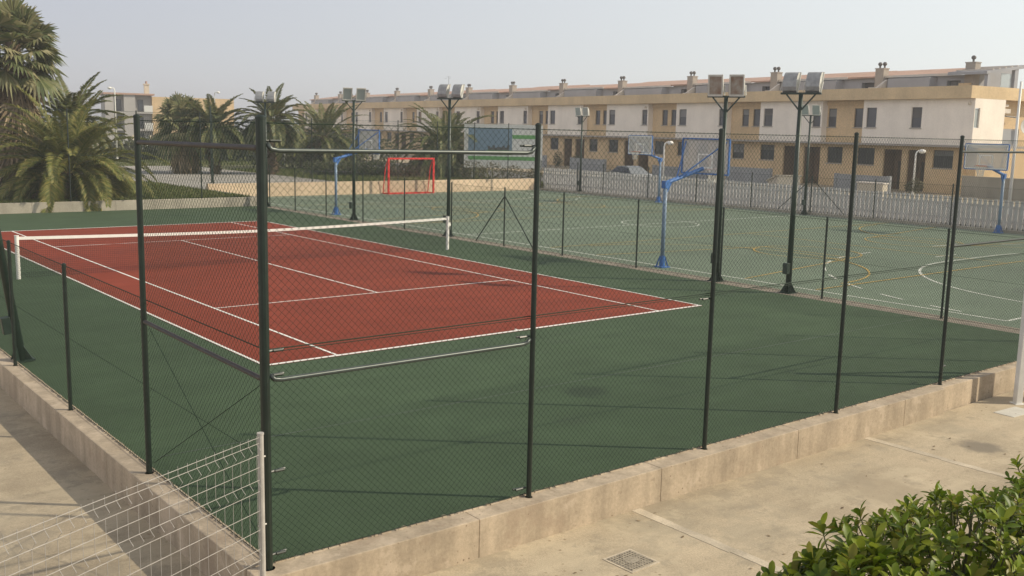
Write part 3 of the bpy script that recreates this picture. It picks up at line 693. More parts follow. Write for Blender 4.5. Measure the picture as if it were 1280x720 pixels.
def house(s0, label, group, L, white, gw, po, fw, rw, end=False, seed=0):
    rr = random.Random(seed); loc = HO + HE * s0
    t = empty('terraced_house', (loc.x, loc.y, 0), -HA, label, 'house', group)
    wa, wb = white; Z1, Z2, Z3, Z4 = 3.47, 3.62, 6.78, 7.62; GX, RX = .75, .6
    # ground floor
    ops = [(a, c, 2.0, 3.25) for a, c in gw] + [(a, c, G0, 3.2) for a, c in po]
    b = MB(); wall_open(b, GX, 0, L, G0 - .3, Z1, [o_ for o_ in ops if o_[2] > 1], .18); ops2 = [o_ for o_ in ops if o_[2] < 1]
    b = MB(); wall_open(b, GX, 0, L, G0 - .3, Z1, [(a, c, e, f) for a, c, e, f in ops], .16)
    b.quad((GX, 0, G0 - .3), (9, 0, G0 - .3), (9, 0, Z1), (GX, 0, Z1)); b.quad((GX, L, G0 - .3), (GX, L, Z1), (9, L, Z1), (9, L, G0 - .3)); b.quad((9, 0, G0 - .3), (9, L, G0 - .3), (9, L, Z1), (9, 0, Z1))
    b.build('ground_floor_wall', M['beige'], t)
    for a, c in gw: window(t, GX + .12, a, c, 2.0, 3.25, True, rr.random() < .6)
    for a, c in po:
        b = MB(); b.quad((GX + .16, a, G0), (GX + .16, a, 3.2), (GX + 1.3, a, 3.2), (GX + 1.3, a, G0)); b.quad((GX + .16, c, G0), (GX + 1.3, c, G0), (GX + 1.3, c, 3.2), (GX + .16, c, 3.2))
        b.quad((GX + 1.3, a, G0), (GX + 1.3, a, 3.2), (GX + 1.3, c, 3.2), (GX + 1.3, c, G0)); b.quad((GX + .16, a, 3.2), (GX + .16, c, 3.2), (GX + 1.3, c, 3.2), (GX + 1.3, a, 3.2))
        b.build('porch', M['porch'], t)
        MB().box(GX + 1.24, GX + 1.29, a + .3, a + 1.2, G0, G0 + 2.1).build('door', M['door'], t)
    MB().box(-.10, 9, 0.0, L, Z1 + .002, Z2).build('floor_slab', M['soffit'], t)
    # recess wall + white volume
    b = MB(); wall_open(b, RX, wb, L, Z2, Z3 - .35, [(a, c, 4.78, 6.2) for a, c in rw], .14); b.box(RX - .12, RX + .3, wb, L, Z3 - .35, Z3)
    b.build('recessed_wall', M['beige'], t)
    for a, c in rw: window(t, RX + .1, a, c, 4.78, 6.2, False)
    b = MB(); wall_open(b, 0, wa, wb, Z2, Z3, [(a, c, 4.78, 6.22) for a, c in fw], .14)
    b.quad((0, wb, Z2), (0, wb, Z3), (9, wb, Z3), (9, wb, Z2))
    if end:
        XE = 3.45
        b.quad((0, wa, Z2), (.06, wa, Z2), (.06, wa, Z3), (0, wa, Z3)); b.quad((.62, wa, Z2), (XE, wa, Z2), (XE, wa, Z3), (.62, wa, Z3))
        b.quad((.06, wa, Z2), (.62, wa, Z2), (.62, wa, 4.82), (.06, wa, 4.82)); b.quad((.06, wa, 6.14), (.62, wa, 6.14), (.62, wa, Z3), (.06, wa, Z3))
        for (x0, x1, z0, z1) in ((.06, .62, 4.82, 4.82), (.06, .62, 6.14, 6.14)): b.quad((x0, wa, z0), (x1, wa, z0), (x1, wa + .14, z0), (x0, wa + .14, z0))
        for xx in (.06, .62): b.quad((xx, wa, 4.82), (xx, wa, 6.14), (xx, wa + .14, 6.14), (xx, wa + .14, 4.82))
        b.quad((XE, wa, Z2), (XE, wa + .9, Z2), (XE, wa + .9, Z3), (XE, wa, Z3))
    else:
        b.quad((0, wa, Z2), (RX, wa, Z2), (RX, wa, Z3), (0, wa, Z3))
    b.build('white_volume', M['stucco'], t)
    for a, c in fw: window(t, .1, a, c, 4.78, 6.22, False)
    MB().sphere((-.12, wa + .35, 6.45), .11).box(-.12, 0, wa + .32, wa + .38, 6.43, 6.47).build('cream_globe', M['cream'], t)  # small cream globe on a stub near the top of the white volume
    # parapet
    b = MB().box(-.50, -.30, 0.0, L, Z3 + .003, Z4); b.box(-.30, 9, 0.0, L, Z3 + .003, Z3 + .15)
    if end: b.box(-.295, 6.5, 0.0, .2, Z3 + .151, Z4); 
    b.build('parapet', M['parap'], t)
    # penthouse set back 3 m
    PXX = 3.0; EV, RG, RX2 = 8.55 + rr.uniform(-.06, .06), 9.35 + rr.uniform(-.05, .05), 8.6
    y0p = .0 if not end else 3.0
    op = [(L - 2.6, L - 1.1, Z4 - .2, 8.25)] if not end else [(L - 2.6, L - 1.1, Z4 - .2, 8.25), (3.3, 4.4, Z4 - .2, 8.2)]
    b = MB(); wall_open(b, PXX, y0p, L, Z3 + .15, EV, op, .5); b.quad((PXX, y0p, Z3), (9, y0p, Z3), (9, y0p, RG), (PXX, y0p, EV)); b.quad((PXX, L, Z3), (PXX, L, EV), (9, L, RG), (9, L, Z3))
    b.build('penthouse_wall', M['pent'], t)
    for o_ in op: window(t, PXX + .4, *o_, True)
    # jutting grey storey blocks of different depth
    b = MB(); ya = rr.uniform(2.2, 2.6); b.box(PXX - .9, PXX + .1, (y0p + 2.2 if end else .7), L - 4.2, Z3 + .16, EV - .12); b.build('dormer_block', M['pent'], t)
    b = MB(); b.hexa([(PXX - .35, -.0 + y0p, EV), (RX2, y0p, RG), (PXX - .35, L, EV), (RX2, L, RG), (PXX - .35, y0p, EV + .12), (RX2, y0p, RG + .12), (PXX - .35, L, EV + .12), (RX2, L, RG + .12)])
    rf = b.build('roof', M['tile'], t)
    MB().box(PXX - .43, PXX - .36, y0p, L - 3.4, EV - .02, EV + .14).build('eaves_coping', M['roofw'], rf)
    # chimney with twin cowls
    cy = 7.6 if not end else 9.8
    def chim(cy, single=False):
        zt = 9.25 + rr.uniform(-.05, .1); x0 = 2.35
        ch = MB().box(x0, x0 + .6, cy - .38, cy + .38, Z3 + .152, zt).box(x0 - .04, x0 + .64, cy - .42, cy + .42, zt, zt + .07).build('chimney', M['chim'], t)
        b = MB()
        for dy in ((-.21, .21) if not single else (0,)):
            b.tube([(x0 + .3, cy + dy, zt + .07), (x0 + .3, cy + dy, zt + .25)], .07, 8).sphere((x0 + .3, cy + dy, zt + .38), .17, 10, 6, .9)
        b.build('cowl', M['cowl'], ch)
    chim(cy)
    if end: chim(2.2, True)
    if seed == 26:
        ax_, ay_ = 4.6, L * .55; MB().tube([(ax_, ay_, 8.5), (ax_, ay_, 11.2)], .022, 6).bar((ax_ - .5, ay_ - .3, 11.1), (ax_ + .5, ay_ + .3, 11.1), .025, .025).bar((ax_ - .3, ay_, 10.9), (ax_ - .45, ay_ + .4, 10.9), .02, .02).bar((ax_ + .3, ay_, 10.9), (ax_ + .2, ay_ + .45, 10.9), .02, .02).build('aerial', M['cowl'], t)
    # little pale stair-like parapets by the chimney
    b = MB(); b.hexa([(1.2, cy - .8, Z4 - .5), (2.3, cy - .8, Z4 - .5), (1.2, cy - .6, Z4 - .5), (2.3, cy - .6, Z4 - .5), (1.2, cy - .8, Z4 + .1), (2.3, cy - .8, Z4 + .75), (1.2, cy - .6, Z4 + .1), (2.3, cy - .6, Z4 + .75)])
    b.build('terrace_parapet', M['roofw'], t); MB().box(2.3, 2.5, cy - .1, cy + .9, Z4 - .3, Z4 + .22).build('terrace_parapet', M['roofw'], t)
    if end:
        # side elevation
        b = MB(); b.box(3.46, 8.9, wa + .9, wa + 1.1, Z2, Z3); b.build('side_wall', M['beige'], t)
        b = MB(); b.box(.2, 9, .75, .95, G0 - .3, Z1); b.build('side_ground_wall', M['beige'], t)
        fr = MB().box(.1, .58, wa + .10, wa + .14, 4.85, 6.1).build('side_window', M['lampg'], t)
        b = MB().box(3.5, 5.4, .05, .09, 3.75, 4.75).box(3.5, 5.4, .04, .10, 4.76, 4.82).box(3.5, 5.4, .05, .9, 3.63, 3.74); b.build('balcony', M['garden'], t)
        b = MB().box(3.5, 4.6, .3, .85, 5.9, 6.2).box(3.5, 4.3, .3, .85, 6.35, 6.5); b.build('air_conditioner', M['roofw'], t)
        MB().tube([(3.5, .5, 5.75), (5.6, .5, 5.65)], .05, 6).build('pipe', M['frame'], t)
        # open gable frame over the end terrace
        b = MB().box(1.5, 1.8, .25, .5, Z4, 8.45).box(4.6, 5.0, .25, .5, Z4, 9.05)
        b.hexa([(1.3, .2, 8.46), (6.2, .2, 9.1), (1.3, 3.2, 8.46), (6.2, 3.2, 9.1), (1.3, .2, 8.66), (6.2, .2, 9.32), (1.3, 3.2, 8.66), (6.2, 3.2, 9.32)])
        b.build('pergola', M['pent'], t)
        MB().box(2.2, 3.2, 2.0, 2.9, Z3 + .2, 7.95).build('terrace_box', M['parap'], t)
        MB().box(3.3, 4.5, .42, .45, Z4 + .02, 8.6).build('glass_screen', mat('screen_glass', (.5, .58, .62), .1, alpha=.55), t)
        # open beams
        b = MB()
        for k in range(5): b.bar((2.0 + k * .7, .2, 8.80 + k * .092), (2.0 + k * .7, 3.0, 8.80 + k * .092), .10, .08)
        b.build('beam', M['roofw'], t)
    return t
grp = 'houses of the long terrace behind the courts'
house(-.6, 'end house of the terrace with sunlit side wall, satellite dish and open roof frame', grp, 13.0, (0.0, 9.1),
      [(1.8, 3.4), (8.4, 10.0), (11.4, 12.9)], [(4.0, 5.5), (6.0, 7.6)], [(4.05, 4.9), (7.9, 8.8)], [(9.6, 10.4), (12.1, 12.9)], True, 3)
names = ['second terraced house from the sunlit end, behind the two nearest floodlight masts',
         'third terraced house from the sunlit end, behind the nearest blue hoop',
         'fourth terraced house from the sunlit end, above the camera-facing hoop and the thin far mast',
         'fifth terraced house from the sunlit end, just right of the billboard',
         'sixth terraced house from the sunlit end, its ground floor hidden by the billboard',
         'seventh terraced house from the sunlit end, behind the date palm beside the billboard',
         'eighth terraced house from the sunlit end, behind the red goal and mast with dark lamps',
         'ninth terraced house from the sunlit end, over the left hoop',
         'tenth terraced house from the sunlit end, half hidden by palms left of the pale-lamp mast',
         'eleventh terraced house from the sunlit end, behind the palm left of the hoop',
         'twelfth and farthest terraced house, at the left end of the terrace']
for k, nm in enumerate(names):
    p_ = 10.6 + .06 * k
    house(12.4 + sum(10.6 + .06 * j for j in range(k)), nm, grp, p_, (0.0, 6.6), [(5.5, 7.1), (9.0, 10.45)], [(.6, 2.3), (2.9, 4.5)], [(.15, .95), (5.2, 6.2)], [(7.2, 8.0), (8.5, 9.3)], False, 20 + k)

# grey garden walls in front of the houses
def garden(s0, ln, dep, h, label, m='garden'):
    loc = HO + HE * s0 - HN * dep
    t = empty('garden_wall', (loc.x, loc.y, .2), -HA, label, 'wall', 'grey garden walls in front of the terrace')
    MB().box(0, .18, 0, ln, 0, h).build('panel', M[m], t); MB().box(-.05, .23, -.25, -.005, 0, h + .1).box(-.05, .23, ln + .005, ln + .25, 0, h + .1).build('pillar', M[m], t)
    MB().box(-.03, .21, 0, ln, h + .002, h + .06).build('coping', M[m], t)
garden(2.5, 4.2, 4.5, 1.15, 'grey garden wall below the twin porches of the end house, left of the right white lamp')
garden(13.4, 4.3, 4.5, 1.2, 'grey garden wall in front of the second house, behind the cream box')
garden(20.5, 6.5, 4.5, .9, 'low grey garden wall behind the nearest blue hoop board')
garden(34.6, 5.2, 4.5, 1.15, 'grey garden wall in front of the fourth house, behind the camera-facing hoop')
garden(44.8, 5.0, 4.5, 1.2, 'grey garden wall just right of the billboard')
loc = HO + HE * (-9) - HN * 1.0
t = empty('garden_wall', (loc.x, loc.y, .2), -HA, 'long pale grey garden wall beside the sunlit end wall, behind the right hoop', 'wall')
MB().box(0, .2, -9, 8.2, 0, 1.35).build('panel', M['gconc'], t); MB().box(-.04, .24, -9, 8.2, 1.352, 1.43).build('coping', M['gconc'], t)
# cream utility box
t = empty('utility_box', (46.2, 23.6, .14), R(-40), 'cream utility hut with sloping top behind the slats, its end lit by the sun', 'utility box')
MB().hexa([(-.7, -1.3, 0), (.7, -1.3, 0), (-.7, 1.3, 0), (.7, 1.3, 0), (-.7, -1.3, 1.4), (.7, -1.3, 1.4), (-.7, 1.3, .95), (.7, 1.3, .95)]).build('body', M['cream'], t, bevel=.02)
MB().hexa([(-.78, -1.38, 1.403), (.78, -1.38, 1.403), (-.78, 1.38, .94), (.78, 1.38, .94), (-.78, -1.38, 1.48), (.78, -1.38, 1.48), (-.78, 1.38, 1.02), (.78, 1.38, 1.02)]).build('lid', M['cream'], t)
MB().box(-.709, -.702, -.5, .4, .15, .85).build('door', M['roofw'], t)
t = empty('gate_pillar', (50.5, 20.0, .14), 0, 'short cream gate pillar with a flat cap before the end house', 'pillar')
MB().box(-.3, .3, -.9, .9, 0, 1.0).build('block', M['cream'], t, bevel=.02); MB().box(-.36, .36, -.96, .96, 1.003, 1.08).build('cap', M['roofw'], t)

# street lamps (white swan-neck)
def street_lamp(loc, h, label, dirv=(1, 0), name='street_lamp', hr=.24):
    t = empty(name, loc, math.atan2(dirv[1], dirv[0]), label, 'street lamp', 'white street lamps')
    MB().tube([(0, 0, 0), (0, 0, h - .3), (.03, 0, h - .12), (.14, 0, h), (.3, 0, h + .02)], [.075, .055, .05, .045, .045], 10).build('pole', M['white'], t, smooth=True)
    b = MB().sphere((.42, 0, h - .03), hr, 12, 8, .62); b.build('lamp_head', M['white'], t, smooth=True)
    MB().tube([(0, 0, 0), (0, 0, .25)], .11, 10).build('base', M['white'], t)
    return t
street_lamp((47.27, 34.85, .1), 3.25, 'white street lamp between the camera-facing hoop and the nearest blue hoop', (.78, -.62))
street_lamp((57.0, 20.9, .2), 3.0, 'white street lamp in front of the end house, left of its porches', (.78, -.62))
street_lamp((22.85, 80.37, .4), 6.6, 'tall white street lamp before the grey apartment block', (-.4, .2), hr=.2)
street_lamp((38.73, 95.9, .4), 7.1, 'tall white street lamp peeping between the left palms', (.6, -.4), hr=.2)
t = empty('light_pole', (47.5, 9.98, .1), 0, 'pale tall pole at the right edge before the sunlit end wall', 'pole')
MB().tube([(0, 0, 0), (0, 0, 7.0)], [.09, .06], 10).build('pole', M['white'], t, smooth=True); MB().tube([(0, 0, 0), (0, 0, .3)], .14, 10).build('base', M['white'], t)

# satellite dish on the end house side
dl = HO + HN * 5.6 - HE * 1.0
t = empty('satellite_dish', (dl.x, dl.y, 4.55), R(60), 'grey satellite dish on the end house wall at the right edge', 'satellite dish')
b = MB(); n = 16
for i in range(4):
    r0, r1 = .1 + .125 * i - .1 * (i == 0), .1 + .125 * (i + 1) - .0
    for k in range(n):
        a0, a1 = 2 * math.pi * k / n, 2 * math.pi * (k + 1) / n
        b.quad(*[(-.35 * r * r, r * math.cos(a), .5 + r * math.sin(a)) for r, a in ((r0, a0), (r1, a0), (r1, a1), (r0, a1))])
ds = b.build('dish', M['lampw'], t); md = ds.modifiers.new('s', 'SOLIDIFY'); md.thickness = .02
MB().tube([(.03, 0, .5), (.25, 0, .5), (.25, 0, 0)], .03, 8).tube([(0, 0, .1), (-.4, 0, .3)], .015, 6).build('bracket', M['frame'], t)

# parked car behind slats
t = empty('parked_car', (45.6, 36.9, .12), R(82), 'silver car parked on the street, only its roof above the slats by the far hoop', 'car')
b = MB(); prof = [(-2.0, .35), (-2.02, .8), (-1.9, .95), (-1.55, 1.0), (-1.0, 1.4), (-.6, 1.48), (.3, 1.46), (.9, 1.02), (1.75, .88), (2.0, .7), (2.02, .35)]
for i in range(len(prof) - 1):
    (a, za), (c, zc) = prof[i], prof[i + 1]; wa_ = .82 if za < 1.05 else .62; wc_ = .82 if zc < 1.05 else .62
    b.quad((a, -wa_, za), (c, -wc_, zc), (c, wc_, zc), (a, wa_, za))
    for s in (-1, 1): b.quad(*[(a, s * wa_, za), (c, s * wc_, zc), (c, s * .82, .35), (a, s * .82, .35)][::s])
b.build('body', M['carp'], t, smooth=False)
for s in (-1, 1):
    b = MB(); pts = [(-1.35, 1.03), (-.95, 1.33), (-.58, 1.40), (.25, 1.38), (.72, 1.05)]
    b.quad(*[(x_, s * (.83 - .30 * (z_ - 1.0)), z_) for x_, z_ in pts][::s]); b.build('window', M['glassd'], t)
    for x_ in (-1.25, 1.3):
        wl_ = MB().tube([(x_, s * .70, .31), (x_, s * .86, .31)], .31, 16).build('wheel', M['tyre'], t); MB().tube([(x_, s * .855, .31), (x_, s * .868, .31)], .19, 12).build('rim', M['carp'], wl_)

# billboard
ang = math.atan2(-.62, .78)
t = empty('billboard', (37.6, 41.4, .42), ang, 'white framed billboard with a blue picture and green stripes behind the fence corner', 'billboard')
MB().box(-2.7, 2.7, .0, .08, .93, 3.85).build('panel', M['bbwhite'], t)
MB().box(-2.5, .62, -.012, -.002, 2.0, 3.65).build('picture', M['bbblue'], t)
b = MB().box(.64, 2.5, -.012, -.002, 2.95, 3.22); b.box(-2.5, 2.5, -.012, -.002, 1.42, 1.68); b.box(-1.2, .62, -.02, -.013, 1.80, 2.12); b.build('stripe', M['bbgreen'], t)
b = MB()
for k in range(9):
    x_ = -1.1 + k * .17; b.box(x_, x_ + .1705, -.024, -.013, 2.12, 2.2 + rnd.uniform(.05, .28))
b.build('picture_detail', mat('billboard_detail', (.07, .075, .08), .6, var=.3, scale=6), t)
b = MB().box(-2.8, 2.8, -.02, .1, 3.852, 3.93).box(-2.8, 2.8, -.02, .1, .85, .928).box(-2.8, -2.702, -.02, .1, .93, 3.85).box(2.702, 2.8, -.02, .1, .93, 3.85); b.build('frame', M['bbwhite'], t)
for x_ in (-2.2, -.1, 2.2): MB().box(x_ - .05, x_ + .05, .1, .2, 0, 3.7).build('leg', M['lampw'], t)

# ------------------------------------------------------------------ far apartment block (left)
A0 = Vector((36.9, 137.8, .3)); A1 = Vector((46.3, 135.6, .3)); bd = (A1 - A0).normalized()
rz = math.atan2(bd.y, bd.x)
A0 = Vector((39.4, 138.0, .3))
t = empty('apartment_block', A0, rz, 'grey three storey apartment block with balconies and a chimney in the far left distance', 'building')
Wd = 6.6
b = MB(); b.box(0, 1.2, 0, 9, 0, 7.6).box(2.6, 4.2, 0, 9, 0, 7.6).box(1.2, 2.6, 1.3, 9, 0, 7.6).box(4.2, Wd, 1.3, 9, 0, 7.6); b.build('wall', M['farw'], t)
b = MB(); 
for zf in (2.35, 4.9): b.box(1.2, 2.6, .0, 1.29, zf, zf + .25).box(4.2, Wd, .0, 1.29, zf, zf + .25)
b.build('balcony_slab', M['farw'], t)
b = MB()
for zf in (2.6, 5.15): b.box(5.4, Wd, .0, .1, zf, zf + .95)
b.build('balcony', M['bbwhite'], t)
for zf in (.3, 2.7, 5.25):
    for x0, x1 in ((1.5, 2.3), (4.6, 5.4)):
        fr = MB().box(x0, x1, 1.24, 1.295, zf, zf + 1.7).build('window', M['frame'], t); MB().box(x0 + .06, x1 - .06, 1.225, 1.238, zf + .06, zf + 1.64).build('pane', M['glassd'], fr)
MB().box(-.2, Wd + .3, -.25, 9.2, 7.602, 7.85).build('roof', M['tile'], t)
MB().box(Wd - .9, Wd - .2, 2, 2.7, 7.85, 9.2).box(Wd - 1.0, Wd - .1, 1.9, 2.8, 9.2, 9.35).build('chimney', M['cream'], t)
MB().tube([(Wd - .55, 2.35, 9.35), (Wd - .55, 2.35, 9.75)], .15, 8).build('cowl', M['tile'], t)
MB().box(Wd + .002, Wd + 12, .6, 9, 0, 7.45).build('side_wing', M['beige'], t)
b = MB(); 
for zf in (2.6, 5.15):
    for x0 in (Wd + 2, Wd + 5.5): b.box(x0, x0 + .9, .56, .598, zf, zf + 1.3)
b.build('window', M['glassd'], t)
t = empty('boundary_wall', (30.2, 119.2, .4), rz, 'bright white boundary wall with railings at the foot of the far apartment block', 'wall')
MB().box(0, 13.0, 0, .2, 0, 1.1).build('panel', M['bbwhite'], t)
b = MB()
for k in range(7): b.box(.2 + k * 2.1, .5 + k * 2.1, -.05, .25, 0, 1.9)
b.build('pillar', M['cream'], t)
b = MB(); x_ = .6
while x_ < 12.8: b.box(x_, x_ + .04, .08, .12, 1.1, 1.7); x_ += .2
b.build('railing', M['bbwhite'], t)
t = empty('boundary_wall', (-2, 92, .4), R(-6), 'pale wall glimpsed low behind the big palms at the far left', 'wall')
MB().box(-14, 18, 0, .25, 0, 1.5).build('panel', M['bbwhite'], t)

# white bollards / rails on the track
for i, (x_, y_) in enumerate(((33.3, 67.3), (35.3, 64.0))):
    t = empty('bollard', (x_, y_, .42), 0, ('thin white bollard behind the date palms, left one', 'thin white bollard behind the date palms, right one')[i], 'bollard', 'white bollards')
    MB().tube([(0, 0, 0), (0, 0, 1.0)], .06, 8).tube([(0, 0, 1.0), (0, 0, 1.06)], [.06, .03], 8).build('post', M['white'], t)
t = empty('bench', (36.0, 48.0, .42), R(-38), 'small white bench frame under the date palm beside the billboard', 'bench')
MB().box(-.7, .7, -.2, .2, .42, .48).build('seat', M['bbwhite'], t)
for s in (-1, 1): MB().box(s * .6 - .05, s * .6 + .05, -.2, .2, 0, .419).build('leg', M['bbwhite'], t)
t = empty('cycle_rack', (20.6, 40.2, .41), R(-30), 'dark metal cycle rack on the gravel behind the sand coloured wall', 'cycle rack')
b = MB()
for k in range(9): b.tube([(k * .42, 0, .02), (k * .42 + .25, 0, .85)], .02, 6)
b.tube([(0, 0, .05), (3.6, 0, .05)], .025, 6).tube([(.25, 0, .85), (3.65, 0, .85)], .025, 6)
b.build('hoop_bars', M['frame'], t)

# ------------------------------------------------------------------ vegetation
def frond(b, base, az, el, ln, droop, rr, nl=34, lw=.045, ll=.42, thick=.028):
    d0 = Vector((math.cos(az), math.sin(az), 0)); side = Vector((-d0.y, d0.x, 0)); p = Vector(base); n = 14; pts = [p.copy()]; dirs = []
    tw = rr.uniform(-.25, .25)
    for i in range(n):
        f = i / n; e = el - droop * (f ** 1.4)
        dv = d0 * math.cos(e) + Vector((0, 0, math.sin(e))) + side * tw * f * .5; dv.normalize(); dirs.append(dv); p = p + dv * (ln / n); pts.append(p.copy())
    dirs.append(dirs[-1])
    b.tube(pts, [thick * (1 - .85 * i / n) for i in range(n + 1)], 3, False)
    for k in range(nl):
        f = .16 + .84 * (k + rr.random() * .6) / nl; x = min(f * n, n - .001); i = int(x); q = pts[i].lerp(pts[i + 1], x - i); dv = dirs[i]
        upv = side.cross(dv).normalized(); 
        if upv.z < 0: upv = -upv
        L = ll * (math.sin(math.pi * min(1, .22 + .78 * f) ** .9) * .85 + .25) * rr.uniform(.85, 1.1)
        for s in (-1, 1):
            ld = (side * s * .78 + dv * .72 + upv * rr.uniform(.05, .42)).normalized(); tip = q + ld * L - Vector((0, 0, L * .18)); md_ = q + ld * L * .5
            wv = dv.cross(ld).normalized().cross(ld).normalized() * lw * .5
            b.quad(q, md_ + wv, tip, md_ - wv)

def date_palm(loc, th, tr, fl, nf, label, seed, m='date', droop=1.35, lowest=-.45, lw=.085, ll=.52, nl=62):
    rr = random.Random(seed); t = empty('date_palm', loc, rr.uniform(0, 6), label, 'palm tree', 'date palms behind the courts')
    b = MB(); zs_ = [0, .15, .3 * th, .6 * th, .85 * th, th, th + .35]; rs = [tr * 1.25, tr * 1.1, tr, tr, tr * 1.12, tr * 1.2, tr * .4]
    b.tube([(0, 0, z_) for z_ in zs_], rs, 12)
    for k in range(int(60 * max(.6, th))):        # cut frond stubs
        z_ = rr.uniform(.1, th + .1); a = rr.uniform(0, 6.283); c, s = math.cos(a), math.sin(a); r0 = tr * 1.0
        b.bar((c * r0 * .9, s * r0 * .9, z_), (c * (r0 + .13), s * (r0 + .13), z_ + .16), .11, .05)
    b.build('trunk', M['trunk'], t)
    b = MB()
    for k in range(nf):
        f = (k + .5) / nf; el = 1.36 + (lowest - 1.36) * f ** .75 + rr.uniform(-.12, .12); az = k * 2.39996 + rr.uniform(-.25, .25)
        c, s = math.cos(az), math.sin(az)
        frond(b, (c * tr * .45, s * tr * .45, th + .25 - .25 * f), az, el, fl * rr.uniform(.82, 1.08), droop * rr.uniform(.75, 1.2) * (.55 + .6 * min(1, f * 1.6)), rr, nl, lw, ll)
    b.build('crown', M[m], t)
    b = MB()
    for k in range(max(6, nf // 6)):               # dry hanging fronds
        az = rr.uniform(0, 6.283); frond(b, (math.cos(az) * tr * .7, math.sin(az) * tr * .7, th - .05), az, rr.uniform(-.6, -.2), fl * rr.uniform(.5, .8), .9, rr, nl // 2, lw, ll * .8)
    b.build('dead_fronds', M['skirt'], t)
    return t

def fan_leaf(b, base, az, el, pl, fr, rr, nseg=22, droop=.5):
    d0 = Vector((math.cos(az), math.sin(az), 0)); side = Vector((-d0.y, d0.x, 0)); dv = (d0 * math.cos(el) + Vector((0, 0, math.sin(el)))).normalized()
    base = Vector(base); q = base + dv * pl - Vector((0, 0, .12 * pl)); b.tube([base, base + dv * pl * .5, q], [.028, .02, .014], 3, False)
    up = side.cross(dv).normalized(); roll = rr.uniform(-.6, .6); s2 = side * math.cos(roll) + up * math.sin(roll); up2 = s2.cross(dv).normalized()
    for k in range(nseg):
        a = (k / (nseg - 1) - .5) * 2 * 2.0; L = fr * (1 - .22 * abs(a) / 2) * rr.uniform(.88, 1.06)
        rd = (dv * math.cos(a) + s2 * math.sin(a)).normalized(); wv = (s2 * math.cos(a) - dv * math.sin(a)) * fr * .062
        p1 = q + rd * L * .6 - Vector((0, 0, droop * .12 * L)); p2 = q + rd * L - Vector((0, 0, droop * .55 * L * rr.uniform(.6, 1.3)))
        fold = up2 * fr * .02 * (1 if k % 2 else -1)
        b.quad(q, p1 + wv + fold, p2, p1 - wv - fold)

def fan_palm(loc, th, label, seed, sc=1.0, nl=64, skirt=120, dead_to=.25):
    rr = random.Random(seed); t = empty('fan_palm', loc, 0, label, 'palm tree')
    MB().tube([(0, 0, 0), (0, 0, .3), (0, 0, th * .5), (0, 0, th)], [.5 * sc, .40 * sc, .36 * sc, .30 * sc], 14).build('trunk', M['trunk'], t)
    b = MB()
    for k in range(nl):
        f = (k + .5) / nl; el = 1.4 - 1.95 * f + rr.uniform(-.15, .15); az = k * 2.39996 + rr.uniform(-.2, .2)
        fan_leaf(b, (math.cos(az) * .12, math.sin(az) * .12, th - .7 * f * sc), az, el, sc * rr.uniform(.85, 1.35), sc * rr.uniform(.95, 1.25), rr, 22, .35 + .75 * f)
    b.build('crown', M['fan'], t)
    b = MB()
    for k in range(skirt):
        f = k / skirt; z_ = th - .5 * sc - f * (th * (1 - dead_to)); az = k * 2.39996 + rr.uniform(-.3, .3); el = -1.0 - .3 * rr.random()
        fan_leaf(b, (math.cos(az) * .33 * sc, math.sin(az) * .33 * sc, z_), az, el, sc * rr.uniform(.35, .8) * (1.15 - .4 * f), sc * rr.uniform(.7, 1.05), rr, 12, .8)
    b.build('dead_frond_skirt', M['skirt'], t)
    return t

fan_palm((5.0, 38.2, .4), 7.2, 'tall fan palm with a shaggy brown skirt, topmost at the left edge of the photo', 5, 1.12, 70, 150)
fan_palm((19.7, 55.3, .4), 3.7, 'shorter dark fan palm in front of the far apartment block', 6, 1.05, 60, 60, .35)
date_palm((6.1, 33.9, .4), 1.0, .42, 4.3, 100, 'big squat date palm on the lawn behind the far end wall of the tennis court', 11, 'date', 1.75, -.28, .05, .62, 112)
date_palm((8.4, 41.8, .4), 3.3, .34, 3.0, 50, 'date palm half hidden behind the big squat one', 12, 'dated')
date_palm((21.4, 54.0, .4), 3.1, .33, 3.1, 54, 'dark date palm just right of the shorter fan palm', 13, 'dated', 1.6)
date_palm((25.2, 52.7, .4), 3.6, .36, 3.2, 58, 'date palm rising behind the thick fence corner post', 14, 'dated', 1.7)
date_palm((33.2, 59.8, .4), 2.5, .42, 4.3, 62, 'date palm left of the pale-lamp mast, before the far left houses', 15, 'dated', 1.35)
date_palm((36.1, 46.4, .4), 1.9, .45, 4.6, 84, 'large date palm beside the billboard, behind the red goal', 16, 'dated', 1.8)

def leafball(b, c, rx, ry, rz_, n, size, rr, flat=0.0):
    for k in range(n):
        while True:
            p = Vector((rr.uniform(-1, 1), rr.uniform(-1, 1), rr.uniform(-1, 1)))
            if p.length < 1: break
        if p.length < .55 and rr.random() < .6: p = p.normalized() * rr.uniform(.6, 1)
        q = Vector((c[0] + p.x * rx, c[1] + p.y * ry, c[2] + p.z * rz_)); a = Vector((rr.gauss(0, 1), rr.gauss(0, 1), rr.gauss(0, 1))).normalized(); c_ = a.orthogonal().normalized() * size * rr.uniform(.3, .5)
        s = size * rr.uniform(.7, 1.3); b.quad(q - a * s * .5, q + c_, q + a * s * .5, q - c_)
def shrub(name, loc, lumps, label, cat, m, seed, size=.16, dens=1.0, group=None):
    rr = random.Random(seed); t = empty(name, loc, 0, label, cat, group); b = MB()
    for (c, rx, ry, rz_) in lumps: leafball(b, c, rx, ry, rz_, int(420 * dens * (rx * ry * rz_) ** .62 / (size / .16) ** 1.2) + 60, size, rr)
    b.build('foliage', M[m], t)
    b = MB()
    for (c, rx, ry, rz_) in lumps[:8]:
        b.tube([(0, 0, 0), (c[0] * .5, c[1] * .5, c[2] * .3), (c[0], c[1], c[2])], [.05, .04, .02], 5)
    b.build('stems', M['twig'], t)
